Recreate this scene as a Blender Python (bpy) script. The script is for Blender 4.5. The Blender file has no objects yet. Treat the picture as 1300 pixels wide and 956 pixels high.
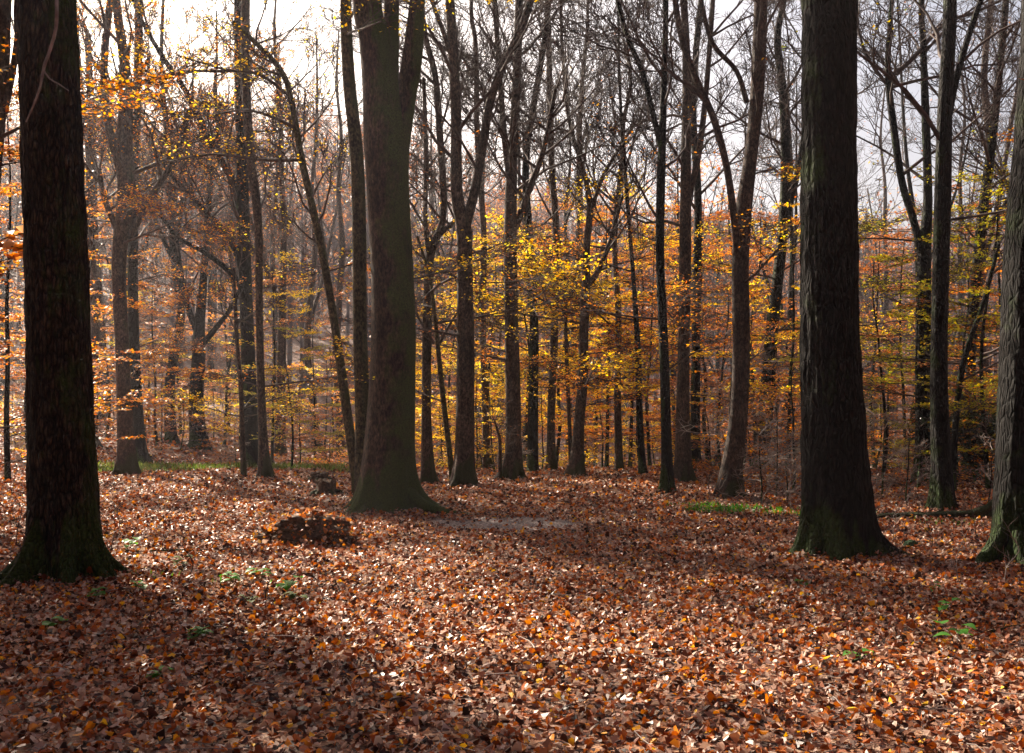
import bpy, math, random
import numpy as np
from mathutils import Vector, noise

# ------------------------------------------------------------------ basics
F = 1276.0; HOR = 520.0; EYE = 1.6          # the photograph's focal length and horizon in its own pixels
SUN_AZ, SUN_EL = math.radians(-38), math.radians(33)   # azimuth from +Y towards +X
R = math.radians
rnd = random.Random(7)
scene = bpy.context.scene
COL = scene.collection

def sst(a, b, x):
    t = np.clip((x - a) / (b - a), 0, 1)
    return t * t * (3 - 2 * t)

def gz(x, y):
    """height of the forest floor"""
    x = np.asarray(x, float); y = np.asarray(y, float)
    L = sst(3.0, 15.0, -x)
    m = np.clip(y - 27, 0, 34)
    z = -0.055 * m + 0.125 * m * L
    z = z - 0.9 * sst(30, 60, y) * (1 - L)
    far = np.clip(y - 66, 0, 85)
    Lf = sst(-60, 50, -x)
    z = z + far * (0.17 + 0.20 * Lf)
    z = z + 0.05 * np.sin(x * 0.55 + 1.3) * np.sin(y * 0.41 + 0.4) * sst(3, 9, y) + 0.02 * np.sin(x * 1.7 + y * 0.9) * np.sin(y * 1.45 - x * .6)
    z = z + sst(26, 50, y) * 0.35 * np.sin(x * 0.21 + 2) * np.sin(y * 0.17)
    return z

def g1(x, y): return float(gz(x, y))

# ------------------------------------------------------------------ materials
def nodes_mat(name):
    m = bpy.data.materials.new(name); m.use_nodes = True
    nt = m.node_tree; nt.nodes.clear()
    return m, nt, nt.nodes, nt.links

def ramp(n, stops, mode='LINEAR'):
    r = n.new('ShaderNodeValToRGB'); cr = r.color_ramp; cr.interpolation = mode
    while len(cr.elements) < len(stops): cr.elements.new(0.5)
    for e, (p, c) in zip(cr.elements, stops):
        e.position = p; e.color = (c[0], c[1], c[2], 1)
    return r

def leaf_mat(name, stops, transl=0.5, rough=0.45, spec=0.4):
    m, nt, n, l = nodes_mat(name)
    out = n.new('ShaderNodeOutputMaterial'); geo = n.new('ShaderNodeNewGeometry')
    r = ramp(n, stops, 'LINEAR'); l.new(geo.outputs['Random Per Island'], r.inputs[0])
    p = n.new('ShaderNodeBsdfPrincipled'); p.inputs['Roughness'].default_value = rough
    p.inputs['Specular IOR Level'].default_value = spec
    l.new(r.outputs[0], p.inputs['Base Color'])
    t = n.new('ShaderNodeBsdfTranslucent')
    hs = n.new('ShaderNodeHueSaturation'); hs.inputs['Saturation'].default_value = 1.15; hs.inputs['Value'].default_value = 1.25
    l.new(r.outputs[0], hs.inputs['Color']); l.new(hs.outputs[0], t.inputs['Color'])
    mx = n.new('ShaderNodeMixShader'); mx.inputs[0].default_value = transl
    l.new(p.outputs[0], mx.inputs[1]); l.new(t.outputs[0], mx.inputs[2]); l.new(mx.outputs[0], out.inputs['Surface'])
    return m

def bark_mat(name, ca, cb, cc, scale=(14, 14, 2.2), bump=0.6, moss=0.35, moss_dir=(0.8, -0.5, 0.2), mossc=(0.045, 0.075, 0.016), dist=0.02, crack=None):
    m, nt, n, l = nodes_mat(name)
    out = n.new('ShaderNodeOutputMaterial'); p = n.new('ShaderNodeBsdfPrincipled')
    p.inputs['Roughness'].default_value = 0.85; p.inputs['Specular IOR Level'].default_value = 0.25
    tc = n.new('ShaderNodeTexCoord'); geo = n.new('ShaderNodeNewGeometry')
    mp = n.new('ShaderNodeMapping'); mp.inputs['Scale'].default_value = scale
    l.new(geo.outputs['Position'], mp.inputs['Vector'])
    a = n.new('ShaderNodeTexNoise'); a.inputs['Scale'].default_value = 1.0; a.inputs['Detail'].default_value = 9; a.inputs['Roughness'].default_value = 0.65
    a.inputs['Distortion'].default_value = 0.4
    l.new(mp.outputs[0], a.inputs['Vector'])
    b = n.new('ShaderNodeTexNoise'); b.inputs['Scale'].default_value = 2.3; b.inputs['Detail'].default_value = 5
    l.new(geo.outputs['Position'], b.inputs['Vector'])
    fine = n.new('ShaderNodeTexNoise'); fine.inputs['Scale'].default_value = 45; fine.inputs['Detail'].default_value = 4
    l.new(geo.outputs['Position'], fine.inputs['Vector'])
    r = ramp(n, [(0.28, ca), (0.5, cb), (0.72, cc)]); l.new(a.outputs[0], r.inputs[0])
    r2 = ramp(n, [(0.3, (0.5, 0.5, 0.5)), (0.7, (1.25, 1.2, 1.15))]); l.new(b.outputs[0], r2.inputs[0])
    mpf = n.new('ShaderNodeMapping'); mpf.inputs['Scale'].default_value = tuple(c * 3.2 for c in scale); l.new(geo.outputs['Position'], mpf.inputs['Vector'])
    cr = n.new('ShaderNodeTexNoise'); cr.inputs['Scale'].default_value = 1.0; cr.inputs['Detail'].default_value = 8; cr.inputs['Roughness'].default_value = 0.75; l.new(mpf.outputs[0], cr.inputs['Vector'])
    rc = ramp(n, [(0.38, (0.10, 0.10, 0.10)), (0.48, (0.8, 0.8, 0.8)), (0.62, (2.4, 2.2, 2.0))]); l.new(cr.outputs[0], rc.inputs[0])
    m0 = n.new('ShaderNodeMix'); m0.data_type = 'RGBA'; m0.blend_type = 'MULTIPLY'; m0.inputs[0].default_value = 1; l.new(r2.outputs[0], m0.inputs[6]); l.new(rc.outputs[0], m0.inputs[7])
    mul = n.new('ShaderNodeMix'); mul.data_type = 'RGBA'; mul.blend_type = 'MULTIPLY'; mul.inputs[0].default_value = 1
    l.new(r.outputs[0], mul.inputs[6]); l.new(m0.outputs[2], mul.inputs[7])
    hsrc = None
    if crack:
        wv = n.new('ShaderNodeVectorMath'); wv.operation = 'MULTIPLY_ADD'; wv.inputs[1].default_value = (.10, .10, .10); l.new(b.outputs['Color'], wv.inputs[0]); l.new(geo.outputs['Position'], wv.inputs[2])
        mc_ = n.new('ShaderNodeMapping'); mc_.inputs['Scale'].default_value = crack; l.new(wv.outputs[0], mc_.inputs['Vector'])
        vo = n.new('ShaderNodeTexVoronoi'); vo.feature = 'DISTANCE_TO_EDGE'; vo.inputs['Scale'].default_value = 1.0; vo.inputs['Randomness'].default_value = 1; l.new(mc_.outputs[0], vo.inputs['Vector'])
        vr = ramp(n, [(0.02, (0.22, 0.22, 0.22)), (0.14, (0.95, 0.95, 0.95)), (0.40, (1.5, 1.45, 1.4))]); l.new(vo.outputs['Distance'], vr.inputs[0])
        cm_ = n.new('ShaderNodeMix'); cm_.data_type = 'RGBA'; cm_.blend_type = 'MULTIPLY'; cm_.inputs[0].default_value = 1; l.new(mul.outputs[2], cm_.inputs[6]); l.new(vr.outputs[0], cm_.inputs[7]); mul = cm_; hsrc = vo
    lc = n.new('ShaderNodeTexNoise'); lc.inputs['Scale'].default_value = 7.5; lc.inputs['Detail'].default_value = 7; lc.inputs['Roughness'].default_value = 0.7; l.new(geo.outputs['Position'], lc.inputs['Vector'])
    lm = n.new('ShaderNodeMapRange'); lm.inputs[1].default_value = 0.60; lm.inputs[2].default_value = 0.66; lm.inputs[4].default_value = 0.28; l.new(lc.outputs[0], lm.inputs[0])
    lich = n.new('ShaderNodeMix'); lich.data_type = 'RGBA'; l.new(lm.outputs[0], lich.inputs[0]); l.new(mul.outputs[2], lich.inputs[6]); lich.inputs[7].default_value = (cc[0] * 1.5, cc[1] * 1.65, cc[2] * 1.5, 1)
    # moss and algae grow on the damp side and round the foot
    dt = n.new('ShaderNodeVectorMath'); dt.operation = 'DOT_PRODUCT'; dt.inputs[1].default_value = Vector(moss_dir).normalized()
    l.new(geo.outputs['Normal'], dt.inputs[0])
    sep = n.new('ShaderNodeSeparateXYZ'); l.new(tc.outputs['Object'], sep.inputs[0])
    foot = n.new('ShaderNodeMapRange'); foot.inputs[1].default_value = 0.0; foot.inputs[2].default_value = 0.75
    foot.inputs[3].default_value = 0.72; foot.inputs[4].default_value = 0.0; l.new(sep.outputs[2], foot.inputs[0])
    s1 = n.new('ShaderNodeMath'); s1.operation = 'MULTIPLY_ADD'; s1.inputs[1].default_value = 0.42; l.new(dt.outputs['Value'], s1.inputs[0]); l.new(foot.outputs[0], s1.inputs[2])
    s2 = n.new('ShaderNodeMath'); s2.operation = 'MULTIPLY_ADD'; s2.inputs[1].default_value = 1.3; l.new(b.outputs[0], s2.inputs[0]); l.new(s1.outputs[0], s2.inputs[2])
    mr = n.new('ShaderNodeMapRange'); mr.inputs[1].default_value = 1.15 - moss * 0.6; mr.inputs[2].default_value = 1.45 - moss * 0.6
    mr.inputs[4].default_value = 0.9
    l.new(s2.outputs[0], mr.inputs[0])
    mm = n.new('ShaderNodeMix'); mm.data_type = 'RGBA'; l.new(mr.outputs[0], mm.inputs[0]); l.new(lich.outputs[2], mm.inputs[6])
    mc = ramp(n, [(0.3, tuple(c * 0.5 for c in mossc)), (0.75, tuple(c * 1.5 for c in mossc))]); l.new(fine.outputs[0], mc.inputs[0])
    l.new(mc.outputs[0], mm.inputs[7]); l.new(mm.outputs[2], p.inputs['Base Color'])
    add = n.new('ShaderNodeMath'); add.operation = 'MULTIPLY_ADD'; add.inputs[1].default_value = 0.25
    l.new(fine.outputs[0], add.inputs[0])
    ad2 = n.new('ShaderNodeMath'); ad2.operation = 'ADD'; l.new(a.outputs[0], ad2.inputs[0]); l.new(cr.outputs[0], ad2.inputs[1]); l.new(ad2.outputs[0], add.inputs[2])
    bp = n.new('ShaderNodeBump'); bp.inputs['Strength'].default_value = bump; bp.inputs['Distance'].default_value = dist * 1.6
    if hsrc:
        ch = n.new('ShaderNodeMapRange'); ch.inputs[2].default_value = 0.25; ch.inputs[4].default_value = 1.4; l.new(hsrc.outputs['Distance'], ch.inputs[0])
        a3 = n.new('ShaderNodeMath'); a3.operation = 'ADD'; l.new(add.outputs[0], a3.inputs[0]); l.new(ch.outputs[0], a3.inputs[1]); add = a3
    l.new(add.outputs[0], bp.inputs['Height']); l.new(bp.outputs[0], p.inputs['Normal'])
    l.new(p.outputs[0], out.inputs['Surface'])
    return m

def plain_mat(name, ca, cb, sc=8, rough=0.8, bump=0.3):
    m, nt, n, l = nodes_mat(name)
    out = n.new('ShaderNodeOutputMaterial'); p = n.new('ShaderNodeBsdfPrincipled'); p.inputs['Roughness'].default_value = rough
    p.inputs['Specular IOR Level'].default_value = 0.3
    geo = n.new('ShaderNodeNewGeometry'); a = n.new('ShaderNodeTexNoise'); a.inputs['Scale'].default_value = sc; a.inputs['Detail'].default_value = 6
    l.new(geo.outputs['Position'], a.inputs['Vector'])
    r = ramp(n, [(0.35, ca), (0.65, cb)]); l.new(a.outputs[0], r.inputs[0]); l.new(r.outputs[0], p.inputs['Base Color'])
    if bump:
        bp = n.new('ShaderNodeBump'); bp.inputs['Strength'].default_value = bump; bp.inputs['Distance'].default_value = 0.02
        l.new(a.outputs[0], bp.inputs['Height']); l.new(bp.outputs[0], p.inputs['Normal'])
    l.new(p.outputs[0], out.inputs['Surface'])
    return m

M = {}
M['bark_big'] = bark_mat('rough_bark', (0.014, 0.009, 0.006), (0.052, 0.035, 0.024), (0.11, 0.078, 0.058), (20, 20, 3.2), 1.0, 0.30, (0.7, -0.3, 0.3), (0.050, 0.090, 0.012), dist=0.05, crack=(26, 26, 7))
M['bark_centre'] = bark_mat('smooth_mossy_bark', (0.026, 0.017, 0.012), (0.062, 0.042, 0.031), (0.10, 0.072, 0.055), (9, 9, 4), 0.9, 0.92, (0.95, -0.1, 0.25), (0.052, 0.085, 0.016), dist=0.035)
M['bark_mid'] = bark_mat('beech_bark', (0.022, 0.015, 0.012), (0.058, 0.041, 0.034), (0.10, 0.076, 0.066), (9, 9, 5), 0.8, 0.05, mossc=(0.03, 0.042, 0.01))
M['bark_moss'] = bark_mat('mossy_bark', (0.03, 0.025, 0.013), (0.068, 0.060, 0.030), (0.09, 0.08, 0.045), (8, 8, 5), 0.6, 0.4, mossc=(0.04, 0.05, 0.012))
M['bark_shade_tone'] = bark_mat('shade_toned_bark', (0.004, 0.003, 0.0025), (0.0085, 0.007, 0.006), (0.022, 0.018, 0.015), (20, 20, 3.2), 1.0, 0.18, (-0.7, -.3, .2), (0.045, 0.088, 0.014), dist=0.05, crack=(24, 24, 6.5))  # shade of the backlit trunks put into a near-black bark colour
M['twig'] = plain_mat('twig_bark', (0.035, 0.023, 0.019), (0.09, 0.063, 0.056), 6, 0.8, 0)
M['twig_pale'] = plain_mat('pale_dead_twig', (0.14, 0.11, 0.10), (0.32, 0.27, 0.24), 9, 0.7, 0)
M['far_bark'] = plain_mat('distant_bark', (0.06, 0.042, 0.042), (0.13, 0.095, 0.098), 2, 0.9, 0)
M['wood_rot'] = plain_mat('rotten_wood', (0.025, 0.015, 0.009), (0.14, 0.085, 0.050), 26, 0.9, 1.0)
M['log_moss'] = bark_mat('log_bark', (0.012, 0.010, 0.008), (0.035, 0.027, 0.021), (0.07, 0.055, 0.045), (10, 10, 10), 1.0, 0.15, (0, 0, 1), (0.03, 0.045, 0.012))
M['stone'] = bark_mat('mossy_stone', (0.06, 0.06, 0.055), (0.12, 0.12, 0.11), (0.2, 0.2, 0.19), (9, 9, 9), 0.6, 0.8, (0, 0, 1), (0.035, 0.09, 0.035))

LV = {}
LV['orange'] = leaf_mat('orange_leaves', [(0, (0.42, 0.10, 0.015)), (0.35, (0.64, 0.20, 0.02)), (0.75, (0.80, 0.34, 0.03)), (1, (0.85, 0.50, 0.06))], 0.62)
LV['yellow'] = leaf_mat('yellow_leaves', [(0, (0.74, 0.34, 0.02)), (0.4, (0.88, 0.54, 0.03)), (0.8, (0.92, 0.70, 0.07)), (1, (0.80, 0.74, 0.12))], 0.66)
LV['copper'] = leaf_mat('copper_leaves', [(0, (0.20, 0.06, 0.022)), (0.4, (0.42, 0.14, 0.045)), (0.8, (0.55, 0.24, 0.09)), (1, (0.58, 0.36, 0.2))], 0.5)
LV['lime'] = leaf_mat('yellow_green_leaves', [(0, (0.40, 0.22, 0.02)), (0.35, (0.46, 0.36, 0.03)), (0.8, (0.36, 0.36, 0.04)), (1, (0.20, 0.26, 0.04))], 0.6)
LV['green'] = leaf_mat('green_leaves', [(0, (0.04, 0.15, 0.025)), (0.6, (0.09, 0.27, 0.04)), (1, (0.22, 0.38, 0.05))], 0.5)
LV['grass'] = leaf_mat('grass_blades', [(0, (0.05, 0.08, 0.02)), (0.5, (0.12, 0.20, 0.035)), (1, (0.26, 0.24, 0.08))], 0.4)
LV['dark'] = leaf_mat('dark_evergreen_leaves', [(0, (0.012, 0.03, 0.014)), (1, (0.035, 0.065, 0.03))], 0.15, 0.35)
LV['litter'] = leaf_mat('fallen_leaves', [(0, (0.016, 0.008, 0.007)), (0.22, (0.075, 0.024, 0.014)), (0.38, (0.27, 0.066, 0.018)), (0.52, (0.52, 0.15, 0.028)),
                                          (0.60, (0.34, 0.18, 0.12)), (0.90, (0.60, 0.47, 0.38)), (0.94, (0.70, 0.26, 0.02)), (0.975, (0.70, 0.26, 0.02)), (1, (0.88, 0.56, 0.04))], 0.22, 0.42, 0.34)

def ground_mat():
    m, nt, n, l = nodes_mat('leaf_covered_soil')
    out = n.new('ShaderNodeOutputMaterial'); p = n.new('ShaderNodeBsdfPrincipled'); p.inputs['Roughness'].default_value = 0.75
    geo = n.new('ShaderNodeNewGeometry')
    v = n.new('ShaderNodeTexVoronoi'); v.inputs['Scale'].default_value = 15; l.new(geo.outputs['Position'], v.inputs['Vector'])
    sp = n.new('ShaderNodeSeparateColor'); l.new(v.outputs['Color'], sp.inputs[0])
    r = ramp(n, [(0, (0.03, 0.014, 0.009)), (0.3, (0.10, 0.034, 0.014)), (0.6, (0.24, 0.080, 0.028)), (0.85, (0.32, 0.17, 0.09)), (1, (0.42, 0.30, 0.22))])
    l.new(sp.outputs[0], r.inputs[0])
    big = n.new('ShaderNodeTexNoise'); big.inputs['Scale'].default_value = 0.35; big.inputs['Detail'].default_value = 5; l.new(geo.outputs['Position'], big.inputs['Vector'])
    rb = ramp(n, [(0.35, (0.7, 0.65, 0.6)), (0.65, (1.1, 1.05, 1.0))]); l.new(big.outputs[0], rb.inputs[0])
    mu = n.new('ShaderNodeMix'); mu.data_type = 'RGBA'; mu.blend_type = 'MULTIPLY'; mu.inputs[0].default_value = 1
    l.new(r.outputs[0], mu.inputs[6]); l.new(rb.outputs[0], mu.inputs[7])
    # trodden bare soil by the foot of the big beech
    sc = n.new('ShaderNodeVectorMath'); sc.operation = 'MULTIPLY_ADD'; sc.inputs[1].default_value = (0.72, 1.25, 0); sc.inputs[2].default_value = (0.05, -1.25 * 14.1, 0)
    l.new(geo.outputs['Position'], sc.inputs[0])
    ln = n.new('ShaderNodeVectorMath'); ln.operation = 'LENGTH'; l.new(sc.outputs[0], ln.inputs[0])
    nz = n.new('ShaderNodeTexNoise'); nz.inputs['Scale'].default_value = 2.2; nz.inputs['Detail'].default_value = 6; l.new(geo.outputs['Position'], nz.inputs['Vector'])
    ad = n.new('ShaderNodeMath'); ad.operation = 'MULTIPLY_ADD'; ad.inputs[1].default_value = 1.5; l.new(nz.outputs[0], ad.inputs[0]); l.new(ln.outputs['Value'], ad.inputs[2])
    mk = n.new('ShaderNodeMapRange'); mk.inputs[1].default_value = 1.85; mk.inputs[2].default_value = 1.45; l.new(ad.outputs[0], mk.inputs[0])
    fn = n.new('ShaderNodeTexNoise'); fn.inputs['Scale'].default_value = 40; fn.inputs['Detail'].default_value = 5; l.new(geo.outputs['Position'], fn.inputs['Vector'])
    rs = ramp(n, [(0.34, (0.05, 0.036, 0.03)), (0.5, (0.22, 0.175, 0.155)), (0.66, (0.46, 0.39, 0.36))]); l.new(fn.outputs[0], rs.inputs[0])
    mx = n.new('ShaderNodeMix'); mx.data_type = 'RGBA'; l.new(mk.outputs[0], mx.inputs[0]); l.new(mu.outputs[2], mx.inputs[6]); l.new(rs.outputs[0], mx.inputs[7])
    l.new(mx.outputs[2], p.inputs['Base Color'])
    bh = n.new('ShaderNodeMath'); bh.operation = 'ADD'; l.new(v.outputs['Distance'], bh.inputs[0]); l.new(fn.outputs[0], bh.inputs[1])
    bp = n.new('ShaderNodeBump'); bp.inputs['Strength'].default_value = 0.8; bp.inputs['Distance'].default_value = 0.03
    l.new(bh.outputs[0], bp.inputs['Height']); l.new(bp.outputs[0], p.inputs['Normal'])
    l.new(p.outputs[0], out.inputs['Surface'])
    return m
M['ground'] = ground_mat()

# ------------------------------------------------------------------ geometry collector (all faces are quads)
class Geo:
    def __init__(s): s.v = []; s.f = []; s.m = []; s.n = 0
    def add(s, v, f, mi=0):
        v = np.asarray(v, np.float32).reshape(-1, 3); f = np.asarray(f, np.int32).reshape(-1, 4)
        s.v.append(v); s.f.append(f + s.n); s.m.append(np.full(len(f), mi, np.int32)); s.n += len(v)
    def tubes(s, brs, mi=0):
        """brs: list of (points, radii, sides)"""
        by = {}
        for b in brs: by.setdefault((len(b[0]), b[2]), []).append(b)
        for (n, k), L in by.items():
            P = np.array([b[0] for b in L], float); Q = np.array([b[1] for b in L], float)
            T = np.gradient(P, axis=1); T /= np.linalg.norm(T, axis=2, keepdims=True) + 1e-9
            ov = P[:, -1] - P[:, 0]; ref = np.zeros_like(ov); ref[np.arange(len(L)), np.argmin(np.abs(ov), 1)] = 1
            U = np.cross(T, ref[:, None, :]); U /= np.linalg.norm(U, axis=2, keepdims=True) + 1e-9
            W = np.cross(T, U)
            a = np.arange(k) * 2 * math.pi / k
            V = P[:, :, None, :] + Q[:, :, None, None] * (U[:, :, None, :] * np.cos(a)[None, None, :, None] + W[:, :, None, :] * np.sin(a)[None, None, :, None])
            i = np.arange(n - 1)[:, None] * k; j = np.arange(k)[None, :]; j2 = (j + 1) % k
            f = np.stack([i + j, i + j2, i + k + j2, i + k + j], -1).reshape(-1, 4)
            f = (f[None] + (np.arange(len(L)) * n * k)[:, None, None]).reshape(-1, 4)
            s.add(V.reshape(-1, 3), f, mi)
    def leaves(s, pos, size, seed=0, tilt=0.5, mi=1, fold=0.15, rich=False, direc=None):
        pos = np.asarray(pos, float).reshape(-1, 3); N = len(pos)
        if not N: return
        g = np.random.default_rng(seed)
        nrm = np.stack([g.normal(0, tilt, N), g.normal(0, tilt, N), np.ones(N)], -1)
        nrm /= np.linalg.norm(nrm, axis=1, keepdims=True)
        th = g.uniform(0, 2 * math.pi, N)
        d = np.stack([np.cos(th), np.sin(th), np.zeros(N)], -1)
        if direc is not None: d = direc + d * 0.5
        d = d - nrm * (d * nrm).sum(1, keepdims=True); d /= np.linalg.norm(d, axis=1, keepdims=True) + 1e-9
        w = np.cross(nrm, d)
        sz = np.asarray(size) * (g.uniform(0.5, 1.35, N) if rich else g.uniform(0.65, 1.25, N))
        if rich:
            wd = g.uniform(0.24, 0.36, N); c1 = g.normal(0.0, 0.32, N); c2 = g.normal(0.0, 0.30, N)
            ks = [(-0.5, 0, 0), (-0.18, 1, 1), (0.22, 0.85, 1), (0.5, 0, 0), (0.22, -0.85, 1), (-0.18, -1, 1)]
            V = []
            for a_, b_, c_ in ks:
                V.append(pos + d * (sz * a_)[:, None] + w * (sz * wd * b_)[:, None] + nrm * (sz * (c1 * c_ + c2 * (a_ * a_ * 3)))[:, None])
            V = np.stack(V, 1); f0 = np.array([[0, 1, 2, 3], [0, 3, 4, 5]])
            f = (f0[None] + (np.arange(N) * 6)[:, None, None]).reshape(-1, 4)
        else:
            wd = 0.32; lift = g.normal(0, fold, N)
            V = np.stack([pos - d * (sz * .5)[:, None], pos + w * (sz * wd)[:, None] + nrm * (sz * lift)[:, None], pos + d * (sz * .5)[:, None], pos - w * (sz * wd)[:, None] + nrm * (sz * lift)[:, None]], 1)
            f = (np.arange(4)[None] + (np.arange(N) * 4)[:, None])
        s.add(V.reshape(-1, 3), f, mi)
    def mesh(s, name, mats, smooth=True):
        v = np.concatenate(s.v) if s.v else np.zeros((0, 3), np.float32); f = np.concatenate(s.f) if s.f else np.zeros((0, 4), np.int32)
        mi = np.concatenate(s.m) if s.m else np.zeros(0, np.int32)
        me = bpy.data.meshes.new(name); me.vertices.add(len(v)); me.vertices.foreach_set('co', v.ravel())
        me.loops.add(len(f) * 4); me.loops.foreach_set('vertex_index', f.ravel())
        me.polygons.add(len(f)); me.polygons.foreach_set('loop_start', np.arange(len(f), dtype=np.int32) * 4)
        me.polygons.foreach_set('material_index', mi)
        me.polygons.foreach_set('use_smooth', np.full(len(f), smooth, bool) if not isinstance(smooth, np.ndarray) else smooth)
        me.update(calc_edges=True); me.validate()
        for m in mats: me.materials.append(m)
        return me
    def build(s, name, mats, parent=None, smooth=True):
        o = bpy.data.objects.new(name, s.mesh(name, mats, smooth)); COL.objects.link(o)
        if parent: o.parent = parent
        return o

def tag(o, label=None, cat=None, group=None, kind=None):
    if label: o['label'] = label
    if cat: o['category'] = cat
    if group: o['group'] = group
    if kind: o['kind'] = kind
    return o

def empty(name, loc):
    o = bpy.data.objects.new(name, None); COL.objects.link(o); o.location = loc; o.empty_display_size = 0.2
    return o

# ------------------------------------------------------------------ growth
def nrm3(x, y, z):
    l = math.sqrt(x * x + y * y + z * z) + 1e-9
    return x / l, y / l, z / l

class Par:
    def __init__(s, **k):
        s.n = [0, 5, 6, 5]; s.ratio = 0.55; s.ang = (28, 60); s.up = 0.16; s.wob = 0.20; s.flat = 1.0; s.leaf = 0; s.rmin = 0.0035; s.zcap = 1e9; s.leafz = 1e9; s.zlow = -1e9; s.droop = 0.0
        s.__dict__.update(k)

def grow(br, lv, p, d, L, r, lvl, P, rg):
    if L < 0.12: return
    n = 3 if lvl == 0 else 5
    seg = L / n; pts = [p]; dirs = [d]; x, y, z = p
    for i in range(n):
        u = P.up * (0.6 if lvl > 1 else 1.0)
        d = nrm3(d[0] + rg.gauss(0, P.wob), d[1] + rg.gauss(0, P.wob), (d[2] + rg.gauss(0, P.wob) * P.flat + u))
        x += d[0] * seg; y += d[1] * seg; z += d[2] * seg
        pts.append((x, y, z)); dirs.append(d)
    r = max(r, P.rmin); r2 = max(r * 0.3, P.rmin * 0.55)
    br.append((pts, [r + (r2 - r) * (i / n) for i in range(n + 1)], 3 if lvl < 2 else 5))
    if P.leaf and lvl <= 1 and p[2] < P.leafz:
        k = int(P.leaf * L * (1.0 if lvl == 0 else 0.35) + rg.random())
        for _ in range(k):
            t = rg.uniform(0.15, 1.0) * n; i = min(int(t), n - 1); f = t - i
            a = pts[i]; b = pts[i + 1]
            lv.append((a[0] + (b[0] - a[0]) * f + rg.gauss(0, 0.035), a[1] + (b[1] - a[1]) * f + rg.gauss(0, 0.035), a[2] + (b[2] - a[2]) * f + rg.gauss(0, 0.012)))
    if lvl > 0:
        nc = P.n[lvl]
        if pts[0][2] > P.zcap: nc = max(2, nc // 2)
        lo = 0.22 if lvl < 3 else 0.3
        for k in range(nc):
            t = lo + (1 - lo) * (k + rg.random()) / nc
            i = min(int(t * n), n - 1); f = t * n - i
            a = pts[i]; b = pts[i + 1]; q = (a[0] + (b[0] - a[0]) * f, a[1] + (b[1] - a[1]) * f, a[2] + (b[2] - a[2]) * f)
            dd = dirs[i + 1]
            # a side direction, flattened into the horizontal for spreading sprays
            sx, sy, sz = rg.gauss(0, 1), rg.gauss(0, 1), rg.gauss(0, 1) * P.flat
            dot = sx * dd[0] + sy * dd[1] + sz * dd[2]
            sx -= dot * dd[0]; sy -= dot * dd[1]; sz -= dot * dd[2]
            sx, sy, sz = nrm3(sx, sy, sz * P.flat)
            an = R(rg.uniform(*P.ang)); c, s_ = math.cos(an), math.sin(an)
            cd = nrm3(dd[0] * c + sx * s_, dd[1] * c + sy * s_, dd[2] * c + sz * s_)
            nl = lvl - 1
            if q[2] > P.zcap + 1.5 and lvl <= 2: continue
            grow(br, lv, q, cd, L * P.ratio * (1.25 - 0.6 * t) * rg.uniform(0.7, 1.2), r * (1 - 0.6 * t) * 0.6, nl, P, rg)

def smooth_path(pts, step):
    """Catmull-Rom through (x,y,z,r) points, sampled about every `step` metres"""
    P = [np.array(p, float) for p in pts]; P = [2 * P[0] - P[1]] + P + [2 * P[-1] - P[-2]]
    out = []
    for i in range(1, len(P) - 2):
        L = np.linalg.norm(P[i + 1][:3] - P[i][:3]); k = max(1, int(L / step))
        for j in range(k):
            t = j / k; a, b, c, d = P[i - 1:i + 3]
            out.append(0.5 * ((2 * b) + (c - a) * t + (2 * a - 5 * b + 4 * c - d) * t * t + (-a + 3 * b - 3 * c + d) * t ** 3))
    out.append(P[-2])
    out = np.array(out); out[:, 3] = np.maximum(out[:, 3], 0.003)
    return out

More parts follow.
